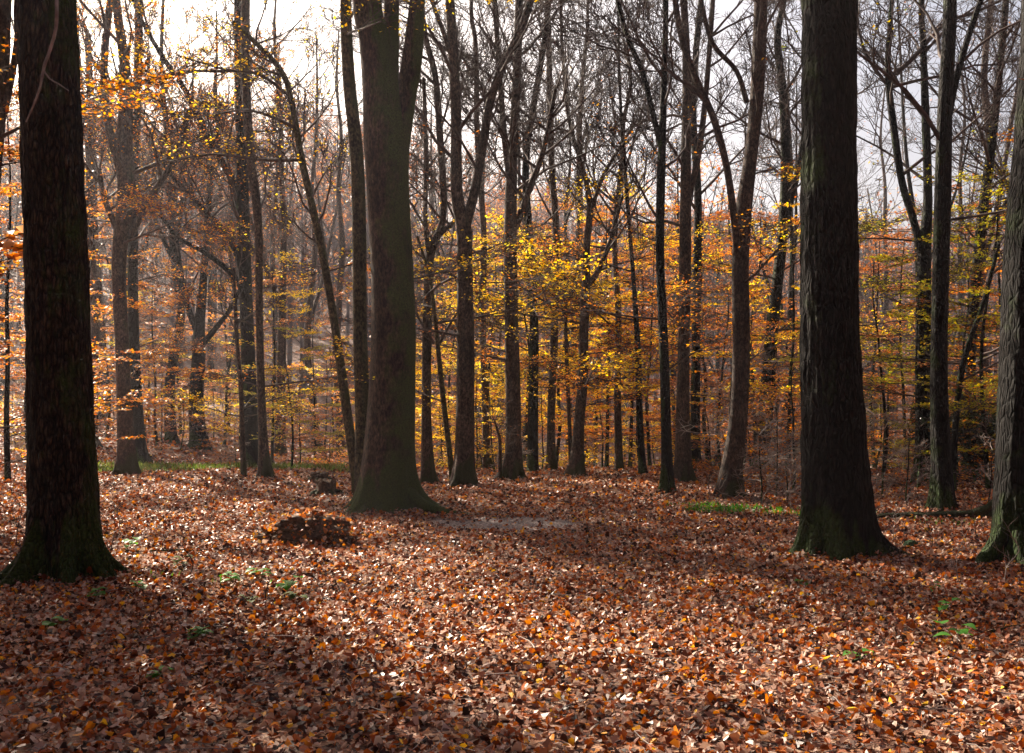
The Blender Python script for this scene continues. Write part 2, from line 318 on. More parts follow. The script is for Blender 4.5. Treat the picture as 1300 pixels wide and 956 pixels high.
def trunk_geo(G, path, sides, base_z, flare=0.5, lobes=5, rough=0.02, seed=0, flare_h=0.35, furrow=0.0):
    """one stem: rings with root flare, bumps and furrows"""
    n = len(path); P = path[:, :3]; r = path[:, 3]
    T = np.gradient(P, axis=0); T /= np.linalg.norm(T, axis=1, keepdims=True)
    U = np.cross(T, np.array([0, 1.0, 0])[None]); U /= np.linalg.norm(U, axis=1, keepdims=True) + 1e-9
    W = np.cross(T, U)
    a = np.arange(sides) * 2 * math.pi / sides
    g = np.random.default_rng(seed); ph = g.uniform(0, 6.28, 8)
    h = np.maximum(P[:, 2] - base_z, 0)
    fl = np.exp(-h / (flare_h * .72))[:, None]; fl2 = np.exp(-h / (flare_h * 2.0))[:, None]
    lob = 0.5 + 0.5 * np.cos(lobes * a + ph[0] + 0.6 * np.sin(a + ph[1])); lob = lob ** 2.4 * (1 + 0.55 * np.sin(a + ph[6]) + .3 * np.sin(2 * a + ph[7]))
    lob2 = 0.5 + 0.5 * np.cos((lobes + 2) * a + ph[2])
    rad = r[:, None] * (1 + flare * fl * (-0.05 + 1.75 * lob[None]) + 0.38 * flare * fl2 * (lob2[None] ** 2 + .6 * lob[None]))
    v = a[None] * 1.0
    rad = rad * (1 + rough * (np.sin(3 * v + ph[3] + P[:, 2:3] * 0.9) + 0.7 * np.sin(2 * v + ph[4] - P[:, 2:3] * 1.7) + 0.5 * np.sin(5 * v + ph[5] + P[:, 2:3] * 0.5)))
    if furrow:
        X = P[:, None, :] + r[:, None, None] * (U[:, None, :] * np.cos(a)[None, :, None] + W[:, None, :] * np.sin(a)[None, :, None])
        nz = np.array([noise.fractal(Vector((q[0] * 22, q[1] * 22, q[2] * 3.0)), 1.0, 2.0, 3) for q in X.reshape(-1, 3)]).reshape(n, sides)
        rad = rad + furrow * nz
    V = P[:, None, :] + rad[:, :, None] * (U[:, None, :] * np.cos(a)[None, :, None] + W[:, None, :] * np.sin(a)[None, :, None])
    i = np.arange(n - 1)[:, None] * sides; j = np.arange(sides)[None]; j2 = (j + 1) % sides
    G.add(V.reshape(-1, 3), np.stack([i + j, i + j2, i + sides + j2, i + sides + j], -1).reshape(-1, 4), 0)

def px2w(px, py, d): return ((px - 650) / F * d, d, EYE + (HOR - py) / F * d)

BASES = []
HEROES = []   # (px at eye height, short description)
def hero(label, pts, d, limbs=(), bark='bark_mid', H=17, seed=1, leaf=None, leafd=0, sides=28, flare=0.45, low=(2.2, 4.5), nlow=4, nup=16, upL=2.6, roots=(), short=None,
         furrow=0.0, extra=(), grow_top=True, lowL=1.8, leafz=1e9, lobes=5, detail=3, shade_canopy=0, step=0.16, leansize=None, cat='tree', name='beech_tree', lowlean=None, leaf_size=0.062):
    rg = random.Random(seed)
    if pts[0][0] > 500: leafz = min(leafz, 7.5)
    W = []
    for q in pts:
        px, py, w = q[:3]; dd = d + (q[3] if len(q) > 3 else 0)
        x, y, z = px2w(px, py, dd); W.append((x, y, z, w / 2 / F * dd))
    bx, by = W[0][0], W[0][1]; bz = g1(bx, by)
    W = [(bx, by, bz - 0.35, W[0][3] * 1.0)] + [(a, b, c, r) for a, b, c, r in [(W[0][0], W[0][1], max(W[0][2], bz + .02), W[0][3])] + W[1:]]
    top = W[-1]
    if grow_top and top[2] < H:
        prev = W[-2]; dx = (top[0] - prev[0]) / max(0.3, top[2] - prev[2]); dx = max(-0.12, min(0.12, dx))
        k = 4; r0 = top[3]
        for i in range(1, k + 1):
            z = top[2] + (H - top[2]) * i / k
            W.append((top[0] + dx * (z - top[2]) * 0.6 + rg.uniform(-.12, .12), top[1] + rg.uniform(-.3, .3), z, r0 * (1 - 0.85 * i / k) + 0.01))
    BASES.append((bx, by, W[1][3], d)); root = empty(name, (bx, by, bz))
    loc = np.array([bx, by, bz])
    path = smooth_path(W, step)
    path[:, :3] -= loc
    G = Geo()
    trunk_geo(G, path, sides, 0.0, flare, lobes, 0.018, seed, 0.30 if d > 13 else 0.36, furrow)
    for rt in roots:   # surface roots: (angle, length, radius)
        an, Lr, rr = rt; q = []
        for i in range(9):
            t = i / 8; s_ = 0.25 * math.sin(t * 4 + an * 3) * t
            xx = math.cos(an + s_) * (path[2, 3] * 0.8 + Lr * t); yy = math.sin(an + s_) * (path[2, 3] * 0.8 + Lr * t)
            zz = g1(bx + xx, by + yy) - bz + 0.30 * (1 - t) ** 3 + 0.02 - 0.05 * t
            q.append((xx, yy, zz, rr * (1.25 - 1.0 * t)))
        qp = smooth_path(q, 0.06); G.tubes([(qp[:, :3].tolist(), qp[:, 3].tolist(), 10)])
    G.build('trunk', [M[bark]], root)
    stems = [(path, 1.0)]
    for lb in limbs:
        Wl = []
        for q in lb:
            px, py, w = q[:3]; dd = d + (q[3] if len(q) > 3 else 0)
            x, y, z = px2w(px, py, dd); Wl.append((x - bx, y - by, z - bz, w / 2 / F * dd))
        t = Wl[-1]
        if lb[-1][1] <= 20:
            pv = Wl[-2]; dx = max(-.35, min(.35, (t[0] - pv[0]) / max(.2, t[2] - pv[2])))
            for i in range(1, 4): Wl.append((t[0] + dx * i * 1.2, t[1] + rg.uniform(-.4, .4), t[2] + i * 1.3, t[3] * (1 - .28 * i)))
        lp = smooth_path(Wl, 0.12)
        Gl = Geo(); trunk_geo(Gl, lp, max(8, sides // 2), -99, 0, 3, 0.02, seed + 5)
        Gl.build('limb', [M[bark]], root)
        stems.append((lp, 0.75))
    # crown: upward branches high up, spreading leafy sprays low down
    br = []; lv = []
    ztop = EYE + HOR / F * d - bz + 0.8
    PU = Par(up=0.13, wob=0.17, zcap=ztop, leaf=leafd * 0.6 if leafz > 5 else 0, leafz=leafz, rmin=0.0045 + 0.00012 * d)
    PC = Par(up=0.06, wob=0.16, n=[0, 5, 6, 6], leaf=14, rmin=.007)
    PL = Par(up=0.02, wob=0.16, flat=0.28, leaf=leafd, n=[0, 6, 7, 6], ang=(32, 65), leafz=leafz, rmin=0.0035 + 0.0001 * d)
    for path_, sc in stems:
        zs = path_[:, 2]
        z0 = max(low[1], zs[0] + 0.4); z1 = zs[-1]
        cnt = int(nup * sc) if sc == 1 else int(nup * 0.5)
        for k in range(cnt):
            t = (k + rg.random()) / cnt
            z = z0 + (z1 - z0) * t ** 0.9
            i = int(np.argmin(np.abs(zs - z))); q = path_[i]
            an = rg.uniform(0, 2 * math.pi); el = rg.uniform(0.35, 1.1)
            dr = nrm3(math.cos(an), math.sin(an), el)
            L = upL * rg.uniform(0.6, 1.3) * (1 - 0.35 * t)
            grow(br, lv, tuple(q[:3]), dr, L, min(q[3] * 0.55, 0.012 * L + 0.006), detail if q[2] < ztop + 1 else 2, PU, rg)
        if sc == 1:
            for k in range(nlow):
                z = rg.uniform(*low); i = int(np.argmin(np.abs(zs - z))); q = path_[i]
                an = rg.uniform(0, 2 * math.pi) if lowlean is None else lowlean + rg.gauss(0, .5)
                dr = nrm3(math.cos(an), math.sin(an), rg.uniform(0.0, 0.35))
                L = lowL * rg.uniform(0.6, 1.3)
                grow(br, lv, tuple(q[:3]), dr, L, 0.010 * L + 0.004, detail, PL, rg)
    for k in range(shade_canopy):  # leafy branches added above the frame so their shade falls on the floor
        z = rg.uniform(ztop + 1.0, path[-1, 2] - .5); i = int(np.argmin(np.abs(path[:, 2] - z))); q = path[i]; an = rg.uniform(0, 6.28)
        grow(br, lv, tuple(q[:3]), nrm3(math.cos(an), math.sin(an), rg.uniform(.1, .7)), rg.uniform(2.2, 3.8), .03, 3, PC, rg)
    for ex in extra:   # explicitly drawn branches: pixel polyline
        q = []
        for e in ex:
            dd = d + (e[3] if len(e) > 3 else 0); x, y, z = px2w(e[0], e[1], dd); q.append((x - bx, y - by, z - bz, e[2] / 2 / F * dd))
        qp = smooth_path(q, 0.15); br.append((qp[:, :3].tolist(), qp[:, 3].tolist(), 6))
        m = len(qp)
        for i in range(2, m, 2):
            tdir = qp[min(i + 1, m - 1), :3] - qp[i - 1, :3]; tdir /= np.linalg.norm(tdir) + 1e-9
            an = rg.uniform(0, 6.28)
            dr = nrm3(tdir[0] * .8 + math.cos(an) * .5, tdir[1] * .8 + math.sin(an) * .5, tdir[2] * .8 + rg.uniform(-.25, .5))
            grow(br, lv, tuple(qp[i, :3]), dr, rg.uniform(0.5, 1.2), max(qp[i, 3] * 0.5, .004), 2, PL, rg)
    Gc = Geo(); Gc.tubes(br, 0)
    if lv: Gc.leaves(lv, leaf_size, seed, 0.45, 1)
    if br: Gc.build('crown', [M['twig'], LV[leaf or 'orange']], root)
    tag(root, label, cat, 'beech trees of the forest')
    if short:
        pe = min(W, key=lambda w: abs(w[2] - EYE)); HEROES.append((650 + pe[0] / pe[1] * F, short, d))
    return root

# ------------------------------------------------------------------ the ground
def build_ground():
    def axis(lo, hi, fine_lo, fine_hi, step):
        a = [fine_lo]; s_ = step
        while a[-1] < fine_hi: a.append(a[-1] + step)
        while a[-1] < hi: s_ *= 1.09; a.append(a[-1] + s_)
        s_ = step; b = []
        c = fine_lo
        while c > lo: s_ *= 1.09; c -= s_; b.append(c)
        return np.array(b[::-1] + a)
    xs = axis(-180, 180, -14, 14, 0.2); ys = axis(-50, 215, 2, 34, 0.2)
    X, Y = np.meshgrid(xs, ys); Z = gz(X, Y)
    V = np.stack([X, Y, Z], -1).reshape(-1, 3); nx = len(xs); ny = len(ys)
    i = np.arange(ny - 1)[:, None] * nx; j = np.arange(nx - 1)[None]
    f = np.stack([i + j, i + j + 1, i + nx + j + 1, i + nx + j], -1).reshape(-1, 4)
    G = Geo(); G.add(V, f); o = G.build('ground', [M['ground']])
    tag(o, 'leaf covered forest floor with a bare trodden patch beside the forked beech', 'ground', kind='structure')
build_ground()

def soil_mask(x, y):
    q = np.sqrt((0.72 * x + .05) ** 2 + (1.25 * (y - 14.1)) ** 2)
    return q

def litter():
    g = np.random.default_rng(3); P = []; S = []
    for y0, y1, dens, sz in ((1.5, 6, 1000, 0.043), (6, 10, 1200, 0.045), (10, 15, 680, 0.049), (15, 21, 370, 0.060), (21, 31, 170, 0.083), (31, 52, 42, 0.13)):
        w = 0.56 * y1 + 1.5; N = int(2 * w * (y1 - y0) * dens)
        x = g.uniform(-w, w, N); y = g.uniform(y0, y1, N)
        k = np.abs(x) < 0.56 * y + 1.5
        q = soil_mask(x, y) + 0.3 * np.sin(x * 5 + 1) * np.sin(y * 6) + .15 * np.sin(x * 11) * np.sin(y * 13 + 2)
        k &= g.random(N) < np.clip((q - 0.52) * 1.8, 0.08, 1)
        x = x[k]; y = y[k]; N = len(x)
        if y1 > 40: k = x < -3; x = x[k]; y = y[k]; N = len(x)
        z = gz(x, y) + np.abs(g.normal(0, 0.016, N)) + 0.008
        P.append(np.stack([x, y, z], -1)); S.append(np.full(N, sz))
    for bx, by, r_, d in BASES:
        if d > 24: continue
        N = int(2600 * r_ * (1 if d < 17 else .6)); a = g.uniform(0, 6.28, N); q = np.abs(g.normal(0, .16, N)); rr = r_ * (1.12 + .25 * np.sin(3 * a + bx)) + q
        x = bx + rr * np.cos(a); y = by + rr * np.sin(a); P.append(np.stack([x, y, gz(x, y) + g.random(N) * .10 * np.exp(-q / .10) + .01], -1)); S.append(np.full(N, .052 if d < 17 else .066))
    P = np.concatenate(P); S = np.concatenate(S)
    G = Geo(); G.leaves(P, S, 11, 0.50, 0, rich=True)
    o = G.build('leaf_litter', [LV['litter']], smooth=False)
    tag(o, 'deep layer of fallen russet and beige beech leaves over the ground', 'fallen leaves', kind='stuff')

# ------------------------------------------------------------------ the trees one can tell apart
hero('massive dark trunk with rough bark standing at the left edge of the clearing', [(84, 742, 84), (82, 650, 80), (80, 600, 80), (75, 450, 76), (71, 320, 74), (64, 150, 70), (59, 0, 68)], 9.3,
     bark='bark_big', H=19, seed=11, sides=110, flare=0.38, nlow=0, nup=18, low=(5.0, 6.2), upL=3.4, furrow=0.020, step=0.06, short='massive trunk at the left edge', lobes=6,
     roots=((3.6, .55, .09), (-0.4, .35, .08), (0.7, .5, .07)), leaf='orange', leafd=9)
hero('largest beech near the middle, forking overhead, with a mossy flank and spreading mossy roots', [(494, 651, 72), (494, 600, 66), (497, 520, 60), (499, 430, 57), (497, 340, 53), (492, 240, 53), (490, 175, 57), (484, 110, 47), (474, 40, 38), (466, 0, 36)], 15.7,
     limbs=[[(505, 190, 30), (514, 130, 27), (524, 70, 25), (530, 0, 19)], [(488, 160, 30, .25), (495, 90, 22, .3), (497, 0, 19, .3)]],
     bark='bark_centre', H=20, seed=12, shade_canopy=14, sides=96, flare=0.44, nlow=1, nup=10, low=(3.0, 8.2), upL=3.0, furrow=0.006, step=0.08, short='forked mossy beech', lobes=6,
     roots=((-0.55, 1.25, .085), (-0.2, 0.9, .06), (-2.4, .4, .09), (3.5, .45, .10), (-1.3, .25, .08)), leaf='yellow', leafd=5)
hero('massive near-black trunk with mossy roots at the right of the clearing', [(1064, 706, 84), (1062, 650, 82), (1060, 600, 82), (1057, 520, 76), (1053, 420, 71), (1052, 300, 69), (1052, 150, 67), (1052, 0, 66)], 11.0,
     bark='bark_shade_tone', H=19, seed=13, sides=110, flare=0.42, nlow=0, nup=14, low=(6.0, 6.6), upL=3.2, furrow=0.020, step=0.06, short='massive black trunk at the right', lobes=5,
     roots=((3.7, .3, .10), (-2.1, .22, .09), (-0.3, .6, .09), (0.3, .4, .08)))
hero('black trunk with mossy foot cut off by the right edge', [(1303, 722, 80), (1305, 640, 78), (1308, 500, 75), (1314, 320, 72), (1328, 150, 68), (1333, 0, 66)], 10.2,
     bark='bark_shade_tone', H=18, seed=14, sides=72, flare=0.36, nlow=0, nup=12, low=(6.0, 6.6), upL=3.0, furrow=0.01, step=0.09, short='trunk at the right edge', roots=((3.4, .5, .09), (-2.2, .3, .08)))
hero('straight greenish stem rising close behind the forked mossy beech', [(463, 648, 26), (461, 540, 20), (457, 420, 18), (456, 310, 18), (453, 200, 17), (443, 100, 16), (439, 0, 14)], 16.4,
     bark='bark_moss', H=16, seed=15, sides=24, flare=0.4, extra=[[(440, 44, 3), (448, 40, 3, -.5), (462, 36, 2.5, -1.2), (484, 27, 2, -1.6)]], nlow=1, nup=8, low=(3, 8), short=None, leaf='yellow', leafd=4)
hero('slim curved beech arching over to the left beside the forked mossy beech', [(454, 634, 12), (447, 570, 12), (438, 505, 12), (429, 440, 11), (418, 370, 10), (407, 310, 10), (395, 255, 9), (383, 203, 9), (374, 150, 8), (360, 95, 7), (325, 55, 6), (296, 28, 5)], 18.6,
     bark='bark_moss', H=9, seed=16, sides=14, flare=0.3, nlow=2, nup=16, low=(3, 4.5), upL=1.5, grow_top=False, leaf='yellow', leafd=5, leafz=99,
     extra=[[(383, 203, 5), (330, 203, 4), (270, 196, 3), (215, 205, 2)], [(378, 165, 5), (350, 150, 4), (310, 140, 3), (262, 148, 2)], [(368, 122, 4), (330, 95, 4), (285, 88, 3), (225, 70, 2)], [(360, 95, 4), (340, 90, 3), (290, 60, 2)], [(434, 470, 3), (440, 466, 3, -.6), (462, 480, 2.5, -1.6), (494, 489, 2, -2.4)]], short='arching slim beech', )
hero('slender smooth trunk with a flared foot, left of the dark stump', [(338, 610, 17), (334, 560, 12), (331, 480, 10), (329, 380, 9), (329, 310, 10), (325, 250, 11), (318, 200, 11), (312, 100, 11), (312, 0, 11)], 22.7,
     H=16, seed=17, sides=20, nlow=3, nup=16, low=(2, 5), leaf='orange', leafd=5, short='slender trunk left of the stump', shade_canopy=2, upL=2.4)
hero('thicker dark trunk standing just behind the slender smooth one', [(321, 594, 22), (316, 480, 18), (313, 400, 17), (308, 250, 16), (305, 100, 14), (303, 0, 12)], 27,
     bark='bark_shade_tone', H=18, seed=18, sides=18, nlow=2, nup=11, low=(3, 6), leaf='orange', leafd=6, upL=3.0, shade_canopy=4, limbs=[[(308, 300, 9), (298, 237, 9), (270, 186, 8), (237, 118, 7), (205, 70, 6), (176, 17, 5)], [(315, 400, 9), (307, 345, 8), (290, 300, 7), (257, 264, 6), (220, 225, 5), (190, 180, 4)], [(316, 380, 8), (296, 350, 7), (262, 322, 6), (225, 300, 5), (196, 262, 4)]])
hero('very thin upright sapling stem beside the slender smooth trunk', [(309, 607, 7), (306, 500, 6), (300, 420, 5), (297, 340, 3)], 23,
     H=6, seed=19, sides=8, nlow=5, nup=5, low=(1, 3), upL=1.2, grow_top=False, leaf='yellow', leafd=9, lowL=1.3, flare=0.2)
hero('thick crooked beech with orange leaves, right of the massive left trunk', [(161, 600, 22), (158, 520, 19), (155, 440, 17), (151, 330, 18), (160, 250, 22), (158, 180, 20), (160, 100, 14), (148, 0, 10)], 25.2,
     H=17, seed=20, sides=24, nlow=5, nup=15, low=(3, 6.5), leaf='orange', leafd=9, upL=3.2, short='crooked beech on the left', shade_canopy=7, lowL=2.4,
     limbs=[[(153, 215, 12), (138, 160, 10), (132, 90, 9), (140, 0, 8)], [(165, 300, 9), (192, 250, 8), (222, 200, 7), (240, 140, 6)], [(148, 290, 8), (132, 250, 7), (126, 215, 5)]],
     extra=[[(160, 110, 7), (215, 95, 6), (260, 90, 4), (330, 92, 2)]])
hero('straight dark beech standing just right behind the crooked beech', [(177, 585, 18), (173, 500, 14), (169, 400, 13), (169, 300, 12), (172, 180, 11), (176, 60, 10), (176, 0, 9)], 29,
     bark='bark_shade_tone', H=18, seed=21, sides=16, nlow=4, nup=20, low=(2.5, 6), leaf='orange', leafd=8, upL=2.8)
hero('distant straight trunk on the leafy bank between the left trunk and the crooked beech', [(131, 545, 16), (129, 470, 13), (127, 400, 12), (120, 320, 10), (118, 200, 9), (112, 60, 8)], 42,
     H=18, seed=22, sides=14, nlow=5, nup=18, low=(2, 7), leaf='yellow', leafd=8, upL=3.2)
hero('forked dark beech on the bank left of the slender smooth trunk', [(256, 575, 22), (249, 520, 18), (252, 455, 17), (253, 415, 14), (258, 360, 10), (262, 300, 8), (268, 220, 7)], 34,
     bark='bark_shade_tone', H=15, seed=23, sides=16, nlow=5, nup=18, low=(2, 5), leaf='copper', leafd=7, upL=2.8, limbs=[[(252, 425, 9), (240, 395, 8), (230, 350, 7), (222, 290, 5), (212, 240, 4)], [(255, 440, 8), (275, 415, 7), (297, 385, 5), (310, 350, 4)]], short='forked beech on the bank')
hero('narrow crooked trunk between the forked mossy beech and the pale forked one', [(543, 616, 17), (541, 520, 12), (542, 430, 12), (543, 370, 11), (547, 320, 11), (561, 285, 9), (563, 240, 9), (559, 180, 9), (553, 100, 8), (541, 50, 7), (535, 0, 7)], 21.5,
     H=15, seed=24, sides=18, nlow=3, nup=14, low=(2, 5), leaf='copper', leafd=3, upL=2.2, limbs=[[(545, 330, 7), (540, 280, 6), (541, 200, 6), (538, 100, 5)], [(545, 312, 7), (566, 290, 7), (578, 280, 6), (586, 240, 4)]])
hero('pale brown beech with a flared mossy foot dividing into two tall limbs', [(589, 620, 27), (590, 560, 24), (591, 440, 22), (590, 340, 20), (589, 290, 20), (580, 245, 15), (579, 150, 14), (576, 80, 13), (571, 0, 12)], 20.4,
     limbs=[[(592, 285, 13), (603, 240, 12), (613, 185, 11), (622, 130, 11), (640, 80, 10), (660, 40, 10), (674, 0, 9)], [(580, 100, 6), (566, 50, 6), (548, 0, 5)]],
     H=17, seed=25, sides=30, nlow=3, nup=18, low=(2, 6), leaf='copper', leafd=1.5, upL=2.8, short='pale beech with two limbs', extra=[[(600, 345, 3), (560, 360, 3), (520, 395, 2)]])
hero('thin leaning stem growing against the pale two-limbed beech', [(575, 616, 8), (569, 560, 7), (562, 500, 7), (556, 440, 6), (552, 400, 5), (545, 350, 4), (530, 300, 3)], 20.6,
     bark='bark_moss', H=7, seed=26, sides=9, nlow=4, nup=4, low=(1.5, 4), upL=1.3, grow_top=False, leaf='yellow', leafd=3, flare=0.2,
     extra=[[(556, 440, 4), (575, 405, 3), (595, 380, 2)], [(551, 436, 4), (530, 400, 3), (525, 370, 2)]])
hero('straight dark beech with a broad foot at the centre of the far line', [(650, 610, 24), (652, 560, 20), (650, 440, 18), (648, 340, 17), (649, 240, 15), (652, 180, 12), (656, 100, 11), (659, 0, 10)], 22.7,
     H=18, seed=27, sides=26, nlow=5, nup=22, low=(1.8, 6), leaf='copper', leafd=1.5, upL=2.8, short='dark central beech', limbs=[[(646, 225, 8), (640, 170, 8), (634, 90, 7), (628, 0, 7)], [(655, 290, 8), (672, 240, 8), (690, 190, 7), (706, 110, 5)]])
hero('small thin stem in front of the dark central beech', [(635, 612, 5), (635, 570, 5), (634, 555, 4), (628, 535, 3)], 22.3, H=3, seed=28, sides=8, nlow=5, nup=3, low=(0.5, 1.2), upL=.6, lowL=.7, grow_top=False, leaf='copper', leafd=2, flare=.2, name='sapling')
hero('leaning beech with golden leaves rising from the far edge of the clearing', [(733, 604, 18), (735, 540, 14), (740, 480, 13), (741, 420, 12), (744, 370, 11), (745, 310, 9), (749, 260, 8), (740, 215, 6), (722, 150, 5), (715, 80, 4)], 24.6,
     limbs=[[(744, 365, 7), (756, 350, 7), (768, 325, 6), (778, 295, 5), (790, 250, 4)], [(750, 268, 6), (765, 225, 5), (785, 190, 4), (810, 150, 3)]],
     H=15, seed=29, sides=20, nlow=10, nup=13, low=(1.8, 5.0), leaf='yellow', leafd=10, leafz=7.2, upL=2.2, short='leaning golden beech', leaf_size=.08, lowL=2.6)
hero('thin dark stem close beside the leaning golden beech', [(725, 598, 6), (723, 540, 5), (720, 470, 5), (718, 400, 4), (717, 330, 3)], 25.5, H=8, seed=30, sides=8, nlow=6, nup=8, low=(1.5, 4), upL=1.4, grow_top=False, leaf='orange', leafd=9, flare=.2)
hero('straight narrow beech left of the leaning trunks, with a fork high up', [(848, 628, 15), (846, 560, 13), (843, 450, 12), (838, 330, 11), (839, 240, 11), (841, 170, 10), (843, 100, 8), (845, 0, 7)], 18.9,
     bark='bark_shade_tone', H=15, seed=31, sides=20, nlow=3, nup=14, low=(2, 5), leaf='orange', leafd=3, upL=2.2, short='straight narrow beech', limbs=[[(839, 185, 8), (828, 140, 7), (815, 90, 7), (798, 50, 6), (784, 0, 6)]])
hero('thick upright beech just right behind the straight narrow one', [(868, 611, 22), (867, 520, 17), (868, 440, 15), (870, 310, 15), (871, 200, 13), (872, 100, 11), (868, 0, 9)], 22.2,
     H=17, seed=32, sides=22, nlow=5, nup=20, low=(1.8, 5), leaf='orange', leafd=5, upL=2.6, short='upright beech right of centre', limbs=[[(874, 250, 8), (886, 200, 8), (896, 120, 7), (905, 0, 6)]])
hero('dark trunk seen tight behind the thick upright beech', [(882, 602, 13), (884, 400, 11), (886, 250, 10), (880, 150, 9), (884, 60, 8), (890, 0, 7)], 26,
     bark='bark_shade_tone', H=17, seed=33, sides=14, nlow=4, nup=16, low=(2, 6), leaf='orange', leafd=5, upL=2.6)
hero('thick brown beech leaning to the right with one green side limb', [(924, 632, 30), (931, 580, 25), (938, 520, 22), (941, 440, 22), (940, 340, 21), (944, 270, 21), (953, 200, 17), (961, 120, 17), (966, 0, 17)], 18.2,
     limbs=[[(936, 320, 9, -.2), (930, 260, 9, -.3), (920, 200, 9, -.3), (905, 148, 9, -.3), (882, 95, 8, -.3), (866, 50, 8, -.3), (857, 0, 7, -.3)], [(948, 130, 7), (935, 90, 6), (905, 55, 6), (890, 0, 5)]],
     H=17, seed=34, sides=30, nlow=3, nup=14, low=(2, 6), leaf='orange', leafd=2.5, upL=2.6, short='thick leaning beech')
hero('dark beech with orange sprays between the thick leaning beech and the black trunk', [(966, 600, 20), (974, 500, 18), (980, 420, 16), (990, 330, 14), (997, 240, 13), (995, 130, 11), (987, 50, 9), (995, 0, 8)], 26,
     bark='bark_shade_tone', H=17, seed=35, sides=18, nlow=9, nup=22, low=(2, 6.5), leaf='yellow', leafd=9, upL=2.6, limbs=[[(992, 300, 8), (1008, 240, 8), (1022, 160, 7), (1030, 60, 6)]], lowL=2.6)
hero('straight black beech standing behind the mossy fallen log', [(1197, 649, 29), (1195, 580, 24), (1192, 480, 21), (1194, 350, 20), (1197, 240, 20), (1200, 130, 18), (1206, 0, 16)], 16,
     bark='bark_shade_tone', H=17, seed=36, sides=28, nlow=1, nup=12, low=(2, 5), leaf='lime', leafd=4, upL=2.4, short='black beech behind the log', limbs=[[(1204, 150, 9), (1212, 110, 8), (1225, 60, 8), (1245, 0, 7)]])
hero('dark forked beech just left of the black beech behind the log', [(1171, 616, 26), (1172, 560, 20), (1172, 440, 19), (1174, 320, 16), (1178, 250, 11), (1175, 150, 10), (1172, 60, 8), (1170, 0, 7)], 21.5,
     bark='bark_shade_tone', H=16, seed=37, sides=22, nlow=5, nup=18, low=(1.8, 6), leaf='lime', leafd=6, upL=2.6,
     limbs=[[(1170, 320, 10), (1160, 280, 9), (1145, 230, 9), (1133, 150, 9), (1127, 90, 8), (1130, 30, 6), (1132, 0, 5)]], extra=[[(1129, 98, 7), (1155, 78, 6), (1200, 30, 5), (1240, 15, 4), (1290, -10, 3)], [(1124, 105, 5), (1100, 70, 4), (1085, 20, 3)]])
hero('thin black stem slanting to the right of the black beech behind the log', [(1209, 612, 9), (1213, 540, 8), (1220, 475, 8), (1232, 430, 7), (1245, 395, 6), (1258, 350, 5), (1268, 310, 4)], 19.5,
     bark='bark_shade_tone', H=7, seed=38, sides=10, nlow=5, nup=6, low=(1.5, 4), upL=1.3, grow_top=False, leaf='lime', leafd=9, flare=.2)
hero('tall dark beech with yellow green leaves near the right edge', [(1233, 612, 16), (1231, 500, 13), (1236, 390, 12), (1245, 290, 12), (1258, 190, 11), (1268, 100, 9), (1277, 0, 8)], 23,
     bark='bark_shade_tone', H=16, seed=39, sides=18, nlow=9, nup=20, low=(2, 6.5), leaf='lime', leafd=9, upL=2.6, lowL=2.4, short='tall beech near the right edge', limbs=[[(1243, 300, 7), (1268, 270, 6), (1290, 240, 5)]])
hero('smooth trunk cut off by the left edge at the top', [(-50, 676, 34), (-36, 500, 28), (-20, 300, 27), (-2, 90, 25), (2, 0, 24)], 13.2,
     H=16, seed=40, sides=26, nlow=5, nup=14, low=(2.5, 6), leaf='orange', leafd=10, upL=2.6, limbs=[[(-10, 200, 10), (10, 120, 9), (22, 50, 8), (22, 0, 8)]])
hero('thin leafless trunk on the far side, right of the dark central beech', [(700, 598, 12), (700, 520, 10), (704, 420, 10), (706, 300, 9), (700, 200, 8), (697, 60, 7)], 27, H=15, seed=41, sides=12, nlow=4, nup=14, low=(2, 6), leaf='copper', leafd=3, upL=2.2)
hero('dark trunk half hidden beside the dark central beech on the far side', [(676, 598, 14), (677, 500, 13), (678, 400, 11), (672, 300, 10), (668, 200, 9), (690, 60, 7)], 26.4, bark='bark_shade_tone', H=15, seed=42, sides=12, nlow=4, nup=14, low=(2, 6), leaf='yellow', leafd=6, upL=2.2)
hero('dark trunk on the far side between the pale beech and the central beech', [(618, 594, 10), (616, 500, 9), (612, 400, 9), (614, 300, 8), (606, 180, 7), (604, 60, 6)], 28, H=15, seed=43, sides=12, nlow=6, nup=14, low=(2, 6), leaf='yellow', leafd=9, upL=2.2)
hero('slim trunk under golden leaves right of the leaning golden beech', [(786, 602, 10), (784, 500, 9), (785, 400, 8), (780, 300, 7), (790, 200, 6)], 26.5, H=12, seed=44, sides=12, nlow=8, nup=16, low=(2, 6), leaf='yellow', leafd=10, upL=2.2, lowL=2.4)
hero('slim dark trunk left of the straight narrow beech', [(815, 606, 9), (812, 520, 8), (810, 450, 8), (806, 380, 6), (800, 300, 5)], 24.5, bark='bark_shade_tone', H=12, seed=45, sides=12, nlow=7, nup=14, low=(2, 6), leaf='orange', leafd=9, upL=2.0)

litter()

